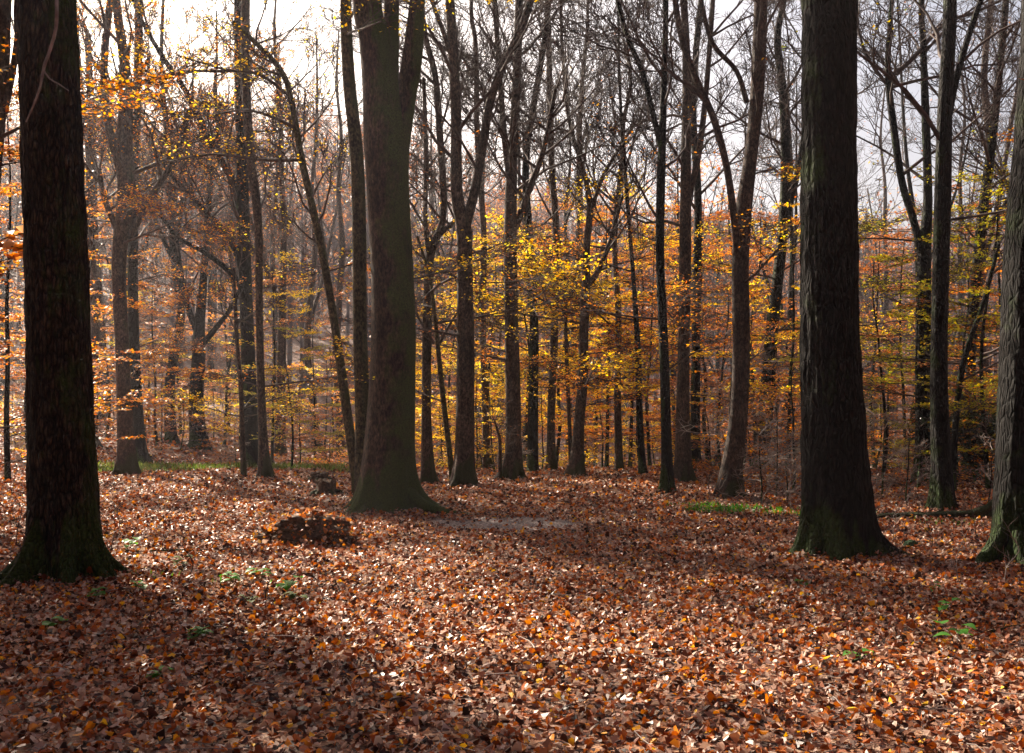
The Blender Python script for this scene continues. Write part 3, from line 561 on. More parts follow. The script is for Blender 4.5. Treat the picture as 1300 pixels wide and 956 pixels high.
# dead pale branch hanging down in front of the massive left trunk
root = [o for o in bpy.data.objects if o.get('label', '').startswith('massive dark trunk')][0]
def px_tube(G, pts, d, o, sides=7, mi=0):
    q = []
    for e in pts:
        dd = d + (e[3] if len(e) > 3 else 0); x, y, z = px2w(e[0], e[1], dd); q.append((x - o[0], y - o[1], z - o[2], e[2] / 2 / F * dd))
    qp = smooth_path(q, 0.04); G.tubes([(qp[:, :3].tolist(), qp[:, 3].tolist(), sides)], mi)
G = Geo(); lo = root.location
px_tube(G, [(72, -60, 5, .3), (72, 0, 4.5), (71, 35, 4.5), (64, 62, 4), (56, 85, 4), (51, 110, 3), (42, 135, 2.5), (33, 155, 2)], 8.85, lo)
px_tube(G, [(56, 90, 2.2), (63, 100, 2), (75, 107, 1.8), (87, 115, 1.2)], 8.85, lo)
o = G.build('dead_branch', [M['twig_pale']], root); o['label'] = 'pale dead branch hanging in front of the trunk'

# ------------------------------------------------------------------ prototype trees for the ranks behind
def proto_tall(seed, H, r, leaf, leafd, fork):
    rg = random.Random(seed); br = []; lv = []
    q = [(0, 0, -0.4, r * 1.3), (0, 0, 0.0, r * 1.2)]; x = y = 0
    for i in range(1, 9):
        t = i / 8; x += rg.gauss(0, .16); y += rg.gauss(0, .16); q.append((x, y, H * t, r * (1 - .88 * t) + .012))
    path = smooth_path(q, 0.4); G = Geo(); trunk_geo(G, path, 10, 0, .35, 4, .02, seed, .25)
    stems = [path]
    for k in range(fork):
        i = int(len(path) * rg.uniform(.3, .5)); p0 = path[i]; an = rg.uniform(0, 6.28); ln = H * rg.uniform(.35, .5)
        qq = [tuple(p0[:3]) + (p0[3] * .6,)]
        for j in range(1, 5):
            t = j / 4; qq.append((p0[0] + math.cos(an) * ln * .33 * t ** .8 + rg.gauss(0, .08), p0[1] + math.sin(an) * ln * .33 * t ** .8, p0[2] + ln * t, p0[3] * .6 * (1 - .8 * t) + .01))
        lp = smooth_path(qq, .35); trunk_geo(G, lp, 7, -99, 0, 3, .02, seed + k); stems.append(lp)
    PU = Par(up=0.11, wob=0.17, leaf=leafd * .25, rmin=0.007, n=[0, 3, 4, 4])
    PL = Par(up=0.02, wob=0.15, flat=0.3, leaf=leafd, rmin=0.007, n=[0, 5, 6, 6])
    for si, s_ in enumerate(stems):
        for k in range(13 if si == 0 else 6):
            i = int(len(s_) * rg.uniform(.35 if si == 0 else .2, 1)) - 1; p0 = s_[i]; an = rg.uniform(0, 6.28)
            grow(br, lv, tuple(p0[:3]), nrm3(math.cos(an), math.sin(an), rg.uniform(.4, 1.2)), H * rg.uniform(.1, .2), min(p0[3] * .5, .03), 3, PU, rg)
    for k in range(6):
        i = int(len(path) * rg.uniform(.1, .38)); p0 = path[i]; an = rg.uniform(0, 6.28)
        grow(br, lv, tuple(p0[:3]), nrm3(math.cos(an), math.sin(an), rg.uniform(0, .3)), rg.uniform(1.2, 2.4), .02, 3, PL, rg)
    C = Geo(); C.tubes(br, 0)
    if lv: C.leaves(lv, 0.08, seed, .45, 1)
    return G, C

def proto_young(seed, H, r, leafd, spread, low=0.12, size=0.080, cnt=15, flat=.16, wob=.14, el=(0, .28)):
    rg = random.Random(seed); br = []; lv = []
    q = [(0, 0, -0.3, r * 1.2), (0, 0, 0.0, r * 1.1)]; x = y = 0
    for i in range(1, 7):
        t = i / 6; x += rg.gauss(0, .05 * H / 4); y += rg.gauss(0, .05 * H / 4); q.append((x, y, H * t, r * (1 - .9 * t) + .006))
    path = smooth_path(q, 0.3); G = Geo(); trunk_geo(G, path, 8, 0, .25, 4, .02, seed, .2)
    PL = Par(up=0.008, wob=wob, flat=flat, leaf=leafd, rmin=0.0055, n=[0, 6, 6, 6], ang=(30, 60))
    for k in range(cnt):
        t = low + (1 - low) * (k + rg.random()) / cnt; i = min(len(path) - 1, int(len(path) * t)); p0 = path[i]; an = rg.uniform(0, 6.28)
        grow(br, lv, tuple(p0[:3]), nrm3(math.cos(an), math.sin(an), rg.uniform(*el)), spread * rg.uniform(.7, 1.3) * (1.2 - .75 * t), .010 + .006 * (1 - t), 2, PL, rg)
    C = Geo(); C.tubes(br, 0); C.leaves(lv, size, seed, .35, 1)
    return G, C

protos = {}
def reg(key, gc, name, leafs, bark, twig='twig'):
    G, C = gc; tm = G.mesh('trunk', [M[bark]])
    for lf in leafs:
        cm = C.mesh('crown', [M[twig], LV[lf]]); protos[(key, lf)] = (name, tm, cm)
for i, (s_, H, r, fk) in enumerate(((101, 17, .17, 2), (102, 19, .20, 1), (103, 15, .13, 2), (104, 21, .22, 3), (105, 16, .11, 1))):
    reg('tall%d' % i, proto_tall(s_, H, r, 1, 1.6, fk), 'beech_tree', ['copper', 'orange', 'yellow'], 'bark_mid' if i % 2 else 'bark_shade_tone')
for i, (s_, H, r, sp) in enumerate(((201, 7.5, .06, 2.6), (202, 9.0, .07, 2.9), (203, 6.0, .05, 2.3), (204, 8.0, .06, 2.4))):
    reg('young%d' % i, proto_young(s_, H, r, 21, sp), 'young_beech', ['orange', 'yellow', 'copper', 'lime'], 'bark_shade_tone')
for i, (s_, H, r, sp) in enumerate(((301, 2.6, .022, 1.2), (302, 3.4, .026, 1.5), (303, 1.9, .018, 1.1))):
    reg('sap%d' % i, proto_young(s_, H, r, 15, sp, .08, .066, 11), 'sapling', ['copper', 'orange', 'yellow', 'lime'], 'bark_shade_tone')
for i, (s_, H, r, sp) in enumerate(((401, 2.4, .02, 1.2), (402, 1.6, .018, 1.0))):
    reg('bare%d' % i, proto_young(s_, H, r, 0.6, sp, .06, .06, 13, .75, .24, (-.1, 1.0)), 'bare_sapling', ['copper'], 'bark_shade_tone', 'twig_pale')

FILL = []
def place(key, leaf, px, d, sc=1.0, rz=None):
    name, tm, cm = protos[(key, leaf)]
    x = (px - 650) / F * d; r_ = empty(name, (x, d, g1(x, d))); r_.rotation_euler = (0, 0, rnd.uniform(0, 6.28) if rz is None else rz); r_.scale = (sc,) * 3
    for nm, me in (('trunk', tm), ('crown', cm)):
        c = bpy.data.objects.new(nm, me); COL.objects.link(c); c.parent = r_
    FILL.append([r_, key, leaf, px, d, sc])
    return r_

# tall ranks: left bank, middle, right
rt = random.Random(5)
def scatter_tall(n, x0, x1, d0, d1, leafw):
    xs = [x0 + (x1 - x0) * (i + rt.uniform(.1, .9)) / n for i in range(n)]; rt.shuffle(xs)
    for i, px in enumerate(xs):
        d = d0 + (d1 - d0) * (i + rt.random()) / n
        place('tall%d' % rt.randrange(5), rt.choice(leafw), px, d, rt.uniform(.85, 1.1))
scatter_tall(14, -60, 460, 31, 60, ['copper', 'copper', 'orange', 'orange', 'yellow'])
scatter_tall(9, 500, 920, 33, 60, ['copper', 'orange', 'yellow'])
scatter_tall(11, 930, 1360, 27, 60, ['copper', 'copper', 'orange'])
# young leafy beeches
for key, lf, px, d, sc in [
    ('young0', 'yellow', 665, 28, .85), ('young1', 'orange', 705, 30, .85), ('young3', 'yellow', 770, 29, .95), ('young1', 'orange', 800, 31, .9),
    ('young0', 'yellow', 825, 28.5, .85), ('young3', 'orange', 755, 33, 1.0), ('young0', 'copper', 860, 30, 1.0), ('young2', 'yellow', 620, 29, 1.0),
    ('young3', 'yellow', 600, 33, 1.0), ('young1', 'orange', 900, 29, .9), ('young2', 'copper', 915, 26, .8), ('young0', 'orange', 960, 27, .9), ('young3', 'yellow', 1000, 24, .85),
    ('young1', 'copper', 1010, 31, .9), ('young2', 'lime', 1120, 22, .8), ('young0', 'copper', 1110, 28, .85), ('young3', 'copper', 1150, 27, .8), ('young2', 'lime', 1215, 22, 0.8), ('young0', 'lime', 1255, 20, .8), ('young3', 'lime', 1275, 26, 1.0),
    ('young1', 'copper', 1190, 30, .9), ('young0', 'yellow', 575, 36, .9), ('young1', 'copper', 520, 31, .8), ('young3', 'yellow', 345, 28, .7), ('young2', 'lime', 370, 26, .6),
    ('young0', 'orange', 110, 31, 1.0), ('young2', 'yellow', 135, 36, 1.0), ('young3', 'orange', 10, 22, 1.0), ('young1', 'orange', 40, 26, 1.0), ('young2', 'orange', 200, 33, .9),
    ('young0', 'copper', 230, 38, .9), ('young1', 'copper', 285, 36, .8), ('young3', 'copper', 400, 34, .7), ('young2', 'yellow', 420, 40, .8), ('young0', 'orange', -20, 18, .95), ('young2', 'copper', 60, 34, 1.1), ('young1', 'orange', 290, 43, 1.0),
    ('young3', 'copper', 560, 42, 1.0), ('young1', 'copper', 640, 40, 1.1), ('young2', 'copper', 1070, 34, 1.1), ('young0', 'copper', 980, 38, 1.1), ('young1', 'copper', 850, 40, 1.2), ('young3', 'orange', 1320, 22, .9)]:
    place(key, lf, px, d, sc)
# saplings in the understorey
for i in range(110):
    px = -40 + 1400 * (i + rt.random()) / 110
    if px < 450: d = rt.uniform(27.5, 46); lf = rt.choice(['copper', 'copper', 'orange', 'copper', 'yellow'])
    elif px < 900: d = rt.uniform(26.5, 38); lf = rt.choice(['copper', 'orange', 'yellow', 'yellow', 'orange'])
    else: d = rt.uniform(19.5, 33); lf = rt.choice(['copper', 'orange', 'copper', 'lime'])
    if rt.random() < .16: place('bare%d' % rt.randrange(2), 'copper', px, d, rt.uniform(.8, 1.2))
    else: place('sap%d' % rt.randrange(3), lf, px, d, rt.uniform(.7, 1.15))
for px, d, sc in ((967, 17.0, .75), (1000, 17.4, .6), (985, 18.5, .7), (1120, 19, .8), (1150, 17.6, .6), (1255, 15.5, .5), (650, 24, .6), (700, 21.2, .22), (40, 24, .8), (300, 26, .5), (1090, 16.5, .45)):
    place('bare%d' % rt.randrange(2), 'copper', px, d, sc)

# labels for the ranks, told apart by what they stand beside
ADJ = {'orange': 'orange', 'yellow': 'golden yellow', 'copper': 'copper brown', 'lime': 'yellow green'}
ORD = ['nearest', 'second', 'third', 'fourth', 'fifth', 'sixth', 'seventh', 'eighth', 'ninth', 'tenth', 'eleventh', 'twelfth']
KN = {'tall': ('tall', 'beech'), 'youn': ('young', 'beech'), 'sapl': ('low', 'sapling'), 'sap0': ('low', 'sapling'), 'sap1': ('low', 'sapling'), 'sap2': ('low', 'sapling'), 'bare': ('pale bare', 'sapling')}
GRP = {'tall': 'tall beeches in the far ranks', 'youn': 'leafy young beeches of the understorey', 'sap': 'low leafy saplings under the beeches', 'bar': 'pale bare saplings'}
bk = {}
for e in FILL:
    h = min(HEROES, key=lambda q: abs(q[0] - e[3])); side = 'left' if e[3] < h[0] else 'right'
    bk.setdefault((e[1][:3], e[2] if e[1][:3] != 'bar' else '', h[1], side), []).append((abs(e[3] - h[0]), e))
for (k3, lf, hn, side), L in bk.items():
    L.sort(key=lambda q: q[0])
    for i, (_, e) in enumerate(L):
        a, b = {'tal': ('tall', 'beech'), 'you': ('young', 'beech'), 'sap': ('low', 'sapling'), 'bar': ('bare pale', 'sapling')}[k3]
        o_ = '' if len(L) == 1 else ORD[i] + ' '
        lab = f"{o_}{ADJ[lf] + ' ' if lf else ''}{a} {b}, {side} of the {hn}" if lf else f"{o_}{a} {b}, {side} of the {hn}"
        tag(e[0], lab, 'tree' if k3 in ('tal', 'you') else 'sapling', {'tal': GRP['tall'], 'you': GRP['youn'], 'sap': GRP['sap'], 'bar': GRP['bar']}[k3])

# ------------------------------------------------------------------ the wood on the far slope: one mass
def far_wood():
    g = random.Random(77); G = Geo()
    vs = []
    for s_ in range(4):
        br = []; lv = []; H = 13 + s_
        br.append(([(0, 0, -1), (0.1, 0, H * .4), (0, .1, H * .7), (0, 0, H)], [.2, .15, .09, .03], 4))
        PU = Par(up=0.12, wob=.16, rmin=.022, n=[0, 3, 5, 4], leaf=1.5)
        for k in range(13):
            z = H * g.uniform(.25, .9); an = g.uniform(0, 6.28)
            grow(br, lv, (0, 0, z), nrm3(math.cos(an), math.sin(an), g.uniform(.5, 1.2)), H * g.uniform(.16, .28), .05, 2, PU, g)
        br = [(a, b, 3) for a, b, c in br]
        A = Geo(); A.tubes(br, 0); A.leaves(lv, .30, s_, .6, 1)
        vs.append((np.concatenate(A.v), np.concatenate(A.f), np.concatenate(A.m)))
    pts = []
    for i in range(640):
        d = g.uniform(60, 158) ; x = g.uniform(-.62, .62) * d
        pts.append((x, d))
    for x, d in pts:
        v, f, mi = g.choice(vs); an = g.uniform(0, 6.28); c, s_ = math.cos(an), math.sin(an); sc = g.uniform(.75, 1.15)
        w = np.empty_like(v); w[:, 0] = (v[:, 0] * c - v[:, 1] * s_) * sc + x; w[:, 1] = (v[:, 0] * s_ + v[:, 1] * c) * sc + d; w[:, 2] = v[:, 2] * sc + g1(x, d)
        G.v.append(w.astype(np.float32)); G.f.append(f + G.n); G.m.append(mi); G.n += len(w)
    o = G.build('distant_wood', [M['far_bark'], LV['copper']])
    tag(o, 'far off leafless and copper coloured wood covering the opposite slope', 'distant wood', kind='stuff')
far_wood()

def shade_wood():  # added leafy trees, mostly unseen, that block sky and shade the clearing
    g = random.Random(78); G = Geo(); vs = []
    for s_ in range(3):
        br = []; lv = []; H = 15 + 2 * s_
        br.append(([(0, 0, -1), (0.1, 0, H * .4), (0, .1, H * .7), (0, 0, H)], [.26, .2, .1, .03], 8))
        PU = Par(up=0.08, wob=.16, rmin=.012, n=[0, 4, 5, 5], leaf=13)
        for k in range(34):
            z = H * g.uniform(.12, .95); an = g.uniform(0, 6.28)
            grow(br, lv, (0, 0, z), nrm3(math.cos(an), math.sin(an), g.uniform(.2, 1.0)), H * g.uniform(.14, .22), .05, 2, PU, g)
        A = Geo(); A.tubes(br, 0); A.leaves(lv, .22, s_, .6, 1)
        vs.append((np.concatenate(A.v), np.concatenate(A.f), np.concatenate(A.m)))
    pts = [(-19.5, 25), (-23, 29), (-9.6, 13.2), (-12.3, 16.0), (-9.3, 9.0), (-15.2, 20), (-17.5, 22.5), (-6.6, 5.5), (-14, 12)]  # set towards the sun so their shadows darken the left foreground
    for i in range(70):
        az = g.uniform(36, 300); rr = 7.5 + 26 * g.random() ** .8; a = R(az); x, y = math.sin(a) * rr, math.cos(a) * rr
        if all((x - p[0]) ** 2 + (y - p[1]) ** 2 > 6 for p in pts): pts.append((x, y))
    for x, d in pts:
        v, f, mi = g.choice(vs); an = g.uniform(0, 6.28); c, s_ = math.cos(an), math.sin(an); sc = g.uniform(.85, 1.1)
        w = np.empty_like(v); w[:, 0] = (v[:, 0] * c - v[:, 1] * s_) * sc + x; w[:, 1] = (v[:, 0] * s_ + v[:, 1] * c) * sc + d; w[:, 2] = v[:, 2] * sc + g1(x, d)
        G.v.append(w.astype(np.float32)); G.f.append(f + G.n); G.m.append(mi); G.n += len(w)
    o = G.build('shade_wood', [M['bark_mid'], LV['copper']])
    tag(o, 'dense copper leaved wood added mostly out of view round the clearing for shade', 'wood', kind='stuff')
shade_wood()

# ------------------------------------------------------------------ small things on the floor
def lump(G, c, size, seed, amp=.25, seg=28, rings=18, mi=0, flat_top=False, freq=2.5):
    V = []
    for i in range(rings + 1):
        th = math.pi * i / rings
        for j in range(seg):
            ph = 2 * math.pi * j / seg
            d = Vector((math.sin(th) * math.cos(ph), math.sin(th) * math.sin(ph), math.cos(th)))
            k = 1 + amp * noise.fractal(d * freq + Vector((seed, seed * .7, 0)), 1.0, 2.0, 4)
            V.append((c[0] + d.x * size[0] * k, c[1] + d.y * size[1] * k, c[2] + d.z * size[2] * k))
    i = np.arange(rings)[:, None] * seg; j = np.arange(seg)[None]; j2 = (j + 1) % seg
    G.add(V, np.stack([i + j, i + seg + j, i + seg + j2, i + j2], -1).reshape(-1, 4), mi)

def rotten_mound():
    d = 12.1; x, y = (388 - 650) / F * d, d; z = g1(x, y); root = empty('tree_stump', (x, y, z))
    G = Geo(); lump(G, (0.06, 0, .12), (.44, .36, .20), 3, .45, 48, 30, 0, freq=3.2); lump(G, (-.28, .0, .02), (.32, .3, .16), 5, .5, 36, 20); lump(G, (.36, -.12, .0), (.26, .2, .12), 7, .6, 36, 20)
    lump(G, (.10, -.02, .24), (.13, .12, .10), 9, .6, 30, 20, freq=3.5)
    G.build('stump', [M['wood_rot']], root)
    g = np.random.default_rng(4); vv = np.concatenate(G.v); vv = vv[vv[:, 2] > 0.03]; q = vv[g.integers(0, len(vv), 1250)] + g.normal(0, .024, (1250, 3)); q[:, 2] += .02
    a = g.uniform(0, 6.28, 700); r_ = g.uniform(.3, .75, 700); e = np.stack([r_ * np.cos(a) * 1.15, r_ * np.sin(a) * .8, .03 + np.abs(g.normal(0, .035, 700))], -1)
    G2 = Geo(); G2.leaves(q[:560], .055, 4, .8, 0, rich=True); G2.leaves(np.concatenate([q[560:], e]), .055, 5, .8, 1, rich=True)
    o = G2.build('leaves', [LV['copper'], LV['litter']], root, smooth=False); o['kind'] = 'stuff'
    tag(root, 'low rotten stump heaped with orange leaves in the open left of the forked beech', 'stump')
rotten_mound()

def stump(px, py, w, h, seed, label):
    d = EYE * F / (py - HOR); x, y = (px - 650) / F * d, d; z = g1(x, y); rw = w / 2 / F * d; hh = h / F * d
    root = empty('tree_stump', (x, y, z)); g = random.Random(seed)
    G = Geo(); seg = 40; V = []
    prof = [(-.1, 1.35), (0.02, 1.3), (.15, 1.08), (.5, .95), (.85, .92), (1.0, .86), (.97, .6), (.9, .25), (.92, .01)]
    for t, k in prof:
        for j in range(seg):
            a = 2 * math.pi * j / seg; nn = noise.fractal(Vector((math.cos(a) * 2 + seed, math.sin(a) * 2, t * 1.2)), 1, 2, 4)
            rr = rw * k * (1 + .28 * nn); top = hh * t * (1 + (.35 * noise.noise(Vector((math.cos(a) * 3, math.sin(a) * 3, seed * 3.1))) if t > .8 else 0))
            V.append((rr * math.cos(a), rr * math.sin(a), top))
    n = len(prof); i = np.arange(n - 1)[:, None] * seg; j = np.arange(seg)[None]; j2 = (j + 1) % seg
    G.add(V, np.stack([i + j, i + j2, i + seg + j2, i + seg + j], -1).reshape(-1, 4)); G.build('wood', [M['wood_rot']], root)
    br = []
    for k in range(7):
        an = g.uniform(0, 6.28); rr = rw * 1.05
        br.append(([(rr * .8 * math.cos(an), rr * .8 * math.sin(an), hh * .25), (rr * 1.3 * math.cos(an), rr * 1.3 * math.sin(an), hh * g.uniform(.1, .3)), (rr * 1.9 * math.cos(an + .2), rr * 1.9 * math.sin(an + .2), -.02)], [rw * .22, rw * .15, .01], 7))
    for b in br: Gr = Geo(); Gr.tubes([b]); Gr.build('root', [M['log_moss']], root)
    tag(root, label, 'stump')
stump(414, 627, 27, 17, 2, 'dark broken stump lying nearer the forked beech')
stump(406, 611, 24, 11, 6, 'small cut stump behind the dark broken one')

def fallen_log():
    d = 14.6; x0 = (1120 - 650) / F * d; root = empty('fallen_log', (x0, d, g1(x0, d)))
    q = [(-.15, .1, .02, .015), (.15, .05, .05, .045), (.5, .16, .035, .055), (.9, .0, .06, .062), (1.4, .12, .05, .075), (1.9, -.04, .07, .085), (2.4, .10, .05, .08), (3.0, -.05, .06, .07)]
    G = Geo(); p = smooth_path(q, .06); trunk_geo(G, p[:, [0, 1, 2, 3]], 28, -99, 0, 3, .09, 3, furrow=.02)
    G.build('log', [M['log_moss']], root)
    G = Geo(); p = smooth_path([(1.35, .05, .08, .075), (1.55, .0, .18, .06), (1.68, 0, .34, .035), (1.70, .02, .46, .012)], .04); G.tubes([(p[:, :3].tolist(), p[:, 3].tolist(), 10)])
    G.build('broken_branch', [M['log_moss']], root)
    tag(root, 'dark mossy fallen log with a broken branch stub standing up, right of the black trunk', 'log')
fallen_log()

# mossy stone right of the black trunk
d = EYE * F / (697 - HOR); x = (1156 - 650) / F * d
G = Geo(); lump(G, (0, 0, .03), (.085, .07, .055), 12, .2, 30, 20); o = G.build('mossy_stone', [M['stone']]); o.location = (x, d, g1(x, d))
tag(o, 'small round stone covered in green moss beside the black trunk', 'stone')

def seedling(px, py, hpx, n, size, seed, label, lf='green'):
    d = EYE * F / (py - HOR); x, y = (px - 650) / F * d, d; z = g1(x, y); root = empty('seedling', (x, y, z)); g = random.Random(seed); H = hpx / F * d
    br = []; tips = []
    for k in range(max(2, n // 3)):
        an = g.uniform(0, 6.28); ln = g.uniform(.3, .8) * H * .9; p = [(0, 0, -.01), (math.cos(an) * ln * .35, math.sin(an) * ln * .35, H * g.uniform(.4, .6)), (math.cos(an) * ln, math.sin(an) * ln, H * g.uniform(.75, 1.0))]
        br.append((p, [.0035, .0025, .0015], 5)); tips += [p[1], p[2], tuple((p[1][i] + p[2][i]) / 2 for i in range(3))]
    G = Geo(); G.tubes(br); G.build('stem', [M['twig']], root)
    for k in range(n):
        t = tips[k % len(tips)]; an = g.uniform(0, 6.28); L = size * 1.25 * g.uniform(.8, 1.25); V = []; fz = []
        # a lobed leaf blade: fan of quads about the midrib
        m = 7
        for i in range(m):
            u = i / (m - 1); w_ = L * .42 * (math.sin(math.pi * min(1, u * 1.02) ** .8) + .12 * math.sin(u * 19) * math.sin(math.pi * u)) + .0008
            cz = -.35 * L * (u - .3) ** 2
            for s_ in (-1, 0, 1):
                lx = L * u; ly = s_ * w_; lz = cz + abs(s_) * w_ * .25
                V.append((t[0] + lx * math.cos(an) - ly * math.sin(an), t[1] + lx * math.sin(an) + ly * math.cos(an), t[2] + lz))
        for i in range(m - 1):
            for s_ in (0, 1): fz.append((i * 3 + s_, i * 3 + s_ + 1, i * 3 + s_ + 4, i * 3 + s_ + 3))
        Gl = Geo(); Gl.add(V, fz); Gl.build('leaf', [LV[lf]], root)
    tag(root, label, 'plant', 'green plants in the leaf litter')
seedling(1214, 822, 36, 7, .085, 1, 'bright green seedling nearest the bottom right corner')
seedling(1190, 785, 34, 6, .06, 2, 'darker green seedling just behind the bright one at the right')
seedling(1187, 752, 14, 4, .06, 3, 'pale green tuft farthest back of the right-hand seedlings')
seedling(162, 708, 22, 8, .08, 4, 'broad green plant right beside the foot of the massive left trunk')
seedling(296, 742, 18, 6, .08, 5, 'low green plant in the shade between left trunk and stump')
seedling(362, 750, 22, 8, .09, 6, 'green plant with pale leaves below the leaf covered stump')
seedling(334, 736, 18, 6, .08, 7, 'green plant just left of the pale leaved one')
seedling(250, 812, 14, 8, .08, 8, 'dark green creeping plant at the lower left')
seedling(70, 800, 14, 5, .08, 9, 'small green plant at the lower left corner')
seedling(178, 756, 16, 5, .08, 10, 'small green plant in front of the left trunk roots')
seedling(206, 858, 12, 4, .07, 11, 'tiny dark green plant at the bottom left')
seedling(1090, 838, 12, 5, .06, 12, 'small yellow green plant at the bottom beside a twig')
seedling(1018, 742, 8, 5, .06, 13, 'small green weeds in front of the black trunk')

def scrub(px, py, hpx, seed, label, name='bare_seedling', mat='twig', spread=.5, n=5, leaf=0):
    d = EYE * F / (py - HOR); x, y = (px - 650) / F * d, d; root = empty(name, (x, y, g1(x, y))); g = random.Random(seed); H = hpx / F * d; br = []; lv = []
    P = Par(up=.1, wob=.16, n=[0, 4, 4, 4], rmin=.0022, leaf=leaf)
    G = Geo(); q = [(0, 0, -.03, .006), (g.gauss(0, .03), 0, H * .35, .005), (g.gauss(0, .05), 0, H * .7, .004), (g.gauss(0, .07), 0, H, .002)]
    p = smooth_path(q, .06); G.tubes([(p[:, :3].tolist(), p[:, 3].tolist(), 6)]); G.build('stem', [M[mat]], root)
    for k in range(n):
        p0 = p[int(len(p) * g.uniform(.25, .95))]; an = g.uniform(0, 6.28)
        grow(br, lv, tuple(p0[:3]), nrm3(math.cos(an), math.sin(an), g.uniform(.2, .9)), H * spread * g.uniform(.5, 1), .0035, 1, P, g)
    C = Geo(); C.tubes(br); C.leaves(lv, .05, seed, .5, 1); C.build('twigs', [M[mat], LV['copper']], root)
    tag(root, label, 'sapling', 'bare seedlings in the leaf litter')
scrub(137, 722, 75, 1, 'thin bare seedling stem right of the massive left trunk')
scrub(236, 738, 62, 2, 'leafless seedling between the left trunk and the stump', spread=.7)
scrub(206, 706, 35, 3, 'short bare seedling behind the leafless one on the left')
scrub(337, 762, 36, 4, 'small bare seedling beside the green plants near the stump')
scrub(311, 720, 40, 5, 'low bare seedling just left of the leaf covered stump', leaf=5)
scrub(1182, 700, 42, 6, 'bare twiggy seedling right of the mossy stone', spread=.6, n=8)
scrub(1135, 690, 40, 7, 'pale twiggy seedling against the black trunk roots', mat='twig_pale', spread=.8, n=9)
scrub(1276, 745, 60, 8, 'pale crooked seedling in front of the right edge trunk', mat='twig_pale', spread=.7, n=6)
scrub(1218, 742, 70, 9, 'pale bare seedling left of the right edge trunk', mat='twig_pale', spread=.5, n=6)

scrub(20, 700, 70, 21, 'leafless seedling at the left edge behind the massive left trunk', spread=.8, n=8)
scrub(150, 682, 48, 22, 'small leafless seedling behind the massive left trunk', spread=.7, n=7, leaf=3)
scrub(272, 690, 40, 23, 'low copper leaved seedling in the open before the stumps', spread=.7, n=7, leaf=8)
scrub(452, 668, 20, 24, 'tiny bare seedling in front of the forked mossy beech', spread=.8, n=6)
scrub(704, 628, 20, 25, 'low brown tuft of twigs before the dark central beech', spread=1.2, n=12, leaf=6)
scrub(1108, 672, 55, 26, 'tangled pale seedling behind the massive black trunk', mat='twig_pale', spread=.9, n=12)
scrub(1240, 690, 60, 27, 'bare twiggy seedling before the fallen log', spread=.8, n=9)
scrub(1165, 668, 45, 28, 'thin bare seedling beside the fallen log tip', spread=.7, n=8)
scrub(1145, 720, 30, 29, 'short bare seedling in front of the mossy stone', spread=.9, n=7)
scrub(1005, 652, 60, 30, 'pale branching seedling over the green plants', mat='twig_pale', spread=.9, n=10)
seedling(120, 770, 18, 8, .07, 31, 'green plant below the right foot of the left trunk')
seedling(228, 725, 16, 7, .07, 32, 'green plant between the two leafless seedlings on the left', 'grass')
seedling(382, 762, 16, 7, .07, 33, 'yellowish plant just below the pale leaved one', 'grass')
seedling(318, 768, 14, 6, .06, 34, 'small dull green plant in the left foreground', 'grass')

def twig_on_ground(px, py, L, an, seed, label):
    d = EYE * F / (py - HOR); x, y = (px - 650) / F * d, d; g = random.Random(seed); G = Geo(); q = []
    for i in range(8):
        t = i / 7 - .5; xx = math.cos(an) * L * t + g.gauss(0, .008); yy = math.sin(an) * L * t + g.gauss(0, .008)
        q.append((xx, yy, g1(x + xx, y + yy) - g1(x, y) + .045 + g.gauss(0, .004), .008 * (1.1 - (i / 7))+.002))
    p = smooth_path(q, .03); G.tubes([(p[:, :3].tolist(), p[:, 3].tolist(), 7)])
    m = p[len(p) // 2]; G.tubes([([tuple(m[:3]), (m[0] + math.cos(an + .7) * L * .16, m[1] + math.sin(an + .7) * L * .16, m[2] + .02), (m[0] + math.cos(an + .6) * L * .3, m[1] + math.sin(an + .6) * L * .3, m[2] + .01)], [.004, .003, .001], 6)])
    o = G.build('fallen_twig', [M['bark_shade_tone']]); o.location = (x, y, g1(x, y)); tag(o, label, 'twig', 'twigs lying on the leaves')
twig_on_ground(1092, 846, .28, .9, 1, 'short dark twig lying beside the small yellow green plant')
twig_on_ground(1275, 805, .34, .5, 2, 'dark twig lying near the right edge')
twig_on_ground(233, 708, .7, .1, 3, 'dark thin branch lying among the plants on the left')

def litter_twigs():
    g = random.Random(9); br = []
    for i in range(420):
        y = g.uniform(4.5, 20); x = g.uniform(-.55, .55) * y; an = g.uniform(0, 6.28); L = g.uniform(.08, .45); q = []; z0 = g.uniform(.03, .06); a2 = an
        for k in range(5):
            q.append((x, y, g1(x, y) + z0 + g.uniform(-.008, .008))); a2 += g.gauss(0, .25); x += math.cos(a2) * L / 4; y += math.sin(a2) * L / 4
        r_ = g.uniform(.0015, .0045); br.append((q, [r_, r_, r_ * .8, r_ * .7, r_ * .4], 5))
    G = Geo(); G.tubes(br); o = G.build('litter_twigs', [M['twig_pale']]); tag(o, 'small dead twigs strewn through the fallen leaves', 'twigs', kind='stuff')
litter_twigs()

